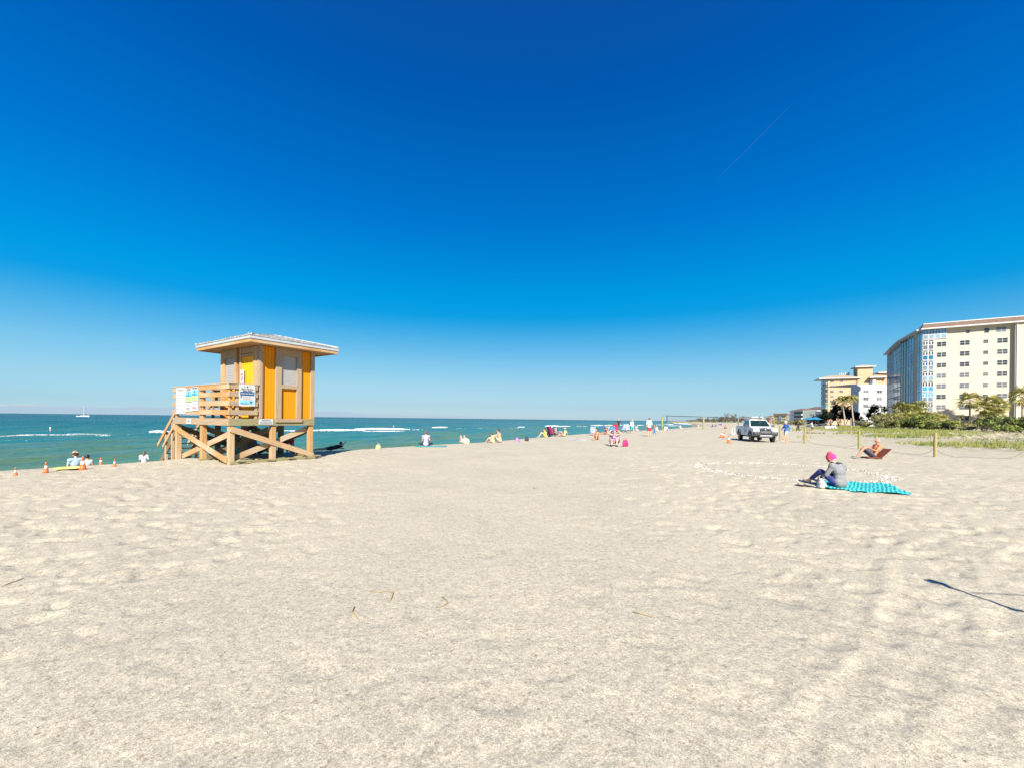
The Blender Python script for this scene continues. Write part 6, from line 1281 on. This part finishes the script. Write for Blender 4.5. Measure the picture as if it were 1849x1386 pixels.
for (px, Y, w, h, dz, lb) in ((1480, 150, 6, 4.0, .6, 'dark leafy tree at the left end of the shaded grove'), (1492, 146, 5, 4.6, 1.0, 'dark tree second in the shaded grove'), (1500, 150, 5, 4.6, 1.2, 'dark tree with spiky top in the shaded grove'), (1514, 148, 5.5, 7.4, 1.0, 'tallest dark tree behind the coconut palms'), (1527, 146, 5, 5.8, 1.2, 'dark tree between the two coconut trunks'), (1543, 148, 5, 5.0, 1.2, 'dark tree right of the coconut palms'), (1581, 140, 5.4, 5.6, 1.6, 'dark tree in front of the right windows of the white block')):
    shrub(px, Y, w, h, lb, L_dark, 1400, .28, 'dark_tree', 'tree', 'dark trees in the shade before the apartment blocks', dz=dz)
# blue umbrellas and white beach furniture below the far buildings
for (px, Y, lb) in ((1462, 140, 'left blue market umbrella in front of the shaded grove'), (1472, 142, 'right blue market umbrella in front of the shaded grove')):
    p = at(px, HY, Y); e = empty('beach_umbrella', (p.x, Y, gz(p.x, Y)), 0, lb, 'umbrella', 'blue umbrellas by the far grove'); m = MB(); m.tube([(0, 0, 0), (0, 0, 3.0)], .04, 6); m.build('pole', M_alu, e)
    m = MB(); m.add([(0, 0, 3.3)] + [(2.0 * math.cos(a * PI / 4), 2.0 * math.sin(a * PI / 4), 2.5) for a in range(8)] + [(0, 0, 3.22)] + [(1.96 * math.cos(a * PI / 4), 1.96 * math.sin(a * PI / 4), 2.42) for a in range(8)], [(0, 1 + a, 1 + (a + 1) % 8) for a in range(8)] + [(9, 10 + (a + 1) % 8, 10 + a) for a in range(8)] + [(1 + a, 10 + a, 10 + (a + 1) % 8, 1 + (a + 1) % 8) for a in range(8)]); m.build('canopy', cloth((.02, .22, .42)), e)
for k, px in enumerate((1493, 1499, 1506, 1512)):
    p = at(px, HY, 96); e = beach_chair((p.x, 96, gz(p.x, 96)), 2.6 + .3 * k, (.8, .8, .8), ('first', 'second', 'third', 'last')[k] + ' white lounge chair from the left below the shaded grove', 'white lounge chairs below the grove')
# low white wall at the foot of the condominium
w0 = at(1722, HY, 80); w1 = at(1762, HY, 78); WF = Wall((w0.x, 80), (w1.x, 78)); g0 = gz(w0.x, 80); m = MB(); WF.box(m, 0, WF.len, -.2, 0, g0 - .5, g0 + .75); WF.box(m, -.05, WF.len + .05, -.25, .05, g0 + .751, g0 + .83); m.build('garden_wall', M_whst, None, label='low white garden wall at the foot of the cream condominium', cat='wall')
# dune grass and brush
m = MB(); rnd = random.Random(9)
XY = []
while len(XY) < 15000:
    Y = 24 + (rnd.random() ** 1.6) * 105; q = rnd.uniform(-5, 24); x = float(dunex(np.array(Y))) + q; XY.append((x, Y, q))
X_ = np.array([a[0] for a in XY]); Y_ = np.array([a[1] for a in XY]); Q_ = np.array([a[2] for a in XY])
zz = ground(X_, Y_); den = fbm(X_ / 5, Y_ / 5, 91, 3) * 3.2 - .02 + .72 * np.exp(-((Q_ - 10.5) / (3.2 + Y_ / 28)) ** 2) - .9 * (Q_ < 2) * (1 - (fbm(X_ / 3, Y_ / 3, 17, 2) > .12)) 
ok = den > np.random.rand(len(XY)) * .9
for x, Y, z, o_ in zip(X_, Y_, zz, ok):
    if not o_: continue
    for k in range(6):
        a = rnd.random() * 6.3; h = rnd.uniform(.12, .36); w = .012 + .0007 * Y; bx_, by_ = x + rnd.uniform(-.2, .2), Y + rnd.uniform(-.2, .2); lx, ly = math.cos(a) * h * .5, math.sin(a) * h * .5
        m.add([(bx_ - w, by_, z - .03), (bx_ + w, by_, z - .03), (bx_ + lx, by_ + ly, z + h)], [(0, 1, 2)])
m.build('dune_grass', L_grass, None, label='green and straw-coloured grass growing in bands over the low dune', cat='grass', kind='stuff')
m = MB(); rnd = random.Random(19)
BR = []
for k in range(5200):
    px = rnd.uniform(1725, 1900); Y = rnd.uniform(34, 58); BR.append((at(px, HY, Y).x, Y))
BX = np.array([a[0] for a in BR]); BY = np.array([a[1] for a in BR]); BZ = ground(BX, BY); BM = vnoise(BX / 3, BY / 3, 5)
for x, Y, z, q in zip(BX, BY, BZ, BM):
    if q < .45: continue
    a = rnd.random() * 6.3; l = rnd.uniform(.3, .9); d = V3(math.cos(a) * l, math.sin(a) * l, rnd.uniform(.02, .5) * l); q_ = V3(x, Y, z)
    m.add([q_ + V3(0, 0, -.02), q_ + V3(.03, 0, .02), q_ + d], [(0, 1, 2)])
m.build('dry_brush', L_brush, None, label='tangle of dry pale sticks and litter on the dune at right', cat='brush', kind='stuff')
# ---- far shore: tree line, bare trees, rock jetty
m = MB(); rnd = random.Random(31)
for k in range(46):
    px = 1247 + k * 3.2 + rnd.uniform(-1, 1); Y = rnd.uniform(600, 700); hh = (3.5 + 5.5 * min(1, k / 16)) * rnd.uniform(.7, 1.15); p = at(px, HY, Y); leafball(m, (p.x, Y, hh * .5), (6, 6, hh * .55), 130, .8, rnd)
m.build('far_tree_line', L_far, None, label='low mass of distant trees along the far shore beyond the nets', cat='trees', kind='stuff')
for (px, Y, hh, lb) in ((1313, 560, 12.5, 'bare brown tree left of its twin on the far shore behind the net'), (1323, 570, 12.0, 'bare brown tree nearest the pickup on the far shore'), (1343, 580, 9.5, 'small distant tree above the pickup bed'), (1305, 575, 8, 'lower brown tree at the left of the bare pair'), (1386, 500, 8, 'distant tree between the pickup and the yellow block'), (1378, 505, 6, 'small round distant tree right of the pickup roof')):
    shrub(px, Y, hh * .75, hh, lb, leafmat('bare_twigs', (.10, .075, .06), (.24, .18, .13), .2), 700, .45, 'bare_tree', 'tree')
for k, (px, Y, w, h, lb) in enumerate(((1428, 230, 5, 2.5, 'low bush left of the walkers at the far building line'), (1437, 220, 6, 3.0, 'olive bush directly behind the person in black'), (1452, 215, 6, 3, 'olive bush in front of the pale green block'), (1420, 250, 5, 3, 'small bush in front of the yellow block'), (1405, 280, 6, 2.8, 'far bush right of the pickup mirror'), (1470, 200, 6, 3.2, 'bush left of the shaded grove'))): shrub(px, Y, w, h, lb, L_scrub, 600, .3)
m = MB(); rnd = random.Random(33)
for k in range(420):
    t = k / 420; px = 1213 + 75 * t; Y = 560 + 60 * t; p = at(px, HY, Y); r = rnd.uniform(.5, 1.3); m.ell((p.x + rnd.uniform(-2, 2), Y + rnd.uniform(-3, 3), WZ + rnd.uniform(0, 2.2)), (r * 1.2, r, r * .8), Euler((rnd.random(), rnd.random(), rnd.random())).to_matrix(), 6, 4)
m.build('rock_jetty', mat('jetty_rock', (.22, .19, .16), .9, var=.4, scale=.5), None, label='low jetty of dark boulders running into the water on the far shore', cat='jetty', kind='stuff')
# ---- surf: broken white water with real height
M_foam = mat('foam', (.95, .96, .96), .8, var=.05, scale=2)
fm = MB(); rnd = random.Random(41)
def foam(px0, px1, py, thick=1.6, h=.22, dens=1.0, slope=0.0):
    n = int((px1 - px0) * 2.2)
    for k in range(n):
        t = k / n; edge = math.sin(PI * t) ** .35
        if rnd.random() > dens * (.35 + .9 * vnoise(np.array([k * .09 + px0]), np.array([py]), 3)[0]): continue
        p = onwater(px0 + (px1 - px0) * t, py + slope * t + rnd.uniform(-.12, .12) * thick); w = thick * edge * rnd.uniform(.25, .9) * p.y / 110
        fm.ell((p.x + rnd.uniform(-.2, .2), p.y, WZ + .02), (p.y / F * rnd.uniform(.5, 1.5), w, h * edge * rnd.uniform(.4, 1.1)), None, 8, 4)
for a in ((563, 660, 776.5, 1.8, .30, 1), (640, 740, 773.8, 2.2, .34, 1, 1.0), (655, 735, 778.0, 1.4, .12, .8), (745, 765, 775, 1, .1, .5), (780, 808, 771.2, 1.6, .30, 1), (272, 306, 779.5, 2.2, .32, 1), (0, 60, 787, 1.2, .04, .5, -2), (30, 150, 784.5, .9, .05, .5), (90, 200, 782.5, .7, .04, .45, 1), (0, 50, 795, 1.0, .03, .25), (175, 198, 786, 1.0, .05, .7), (218, 232, 784, .7, .04, .6), (935, 948, 770.5, 1.2, .2, 1), (905, 945, 772.3, .8, .05, .3),
          (984, 1010, 768.8, 3.2, .42, 1), (1005, 1030, 769.4, 2.2, .3, 1), (1040, 1060, 769.3, 1, .1, .3), (1066, 1088, 767.7, 3.0, .4, 1), (1090, 1107, 767.9, 3, .35, 1), (1110, 1165, 767.2, 2.2, .3, .7), (1200, 1214, 765.5, 3, .4, 1), (1203, 1225, 768, 2, .2, .6), (1215, 1275, 763.8, 5, .6, 1), (1230, 1310, 765.2, 3, .4, .7), (1265, 1330, 764.2, 3, .3, .6), (1168, 1200, 766.3, 2, .2, .4), (820, 900, 773.0, 1, .05, .12), (330, 420, 781, 1.4, .08, .4), (440, 560, 777.5, 1.2, .16, .8)):
    foam(*a)
fm.build('sea_foam', M_foam, None, True, label='broken white water of small waves off the beach', cat='foam', kind='stuff')
#SPLIT6
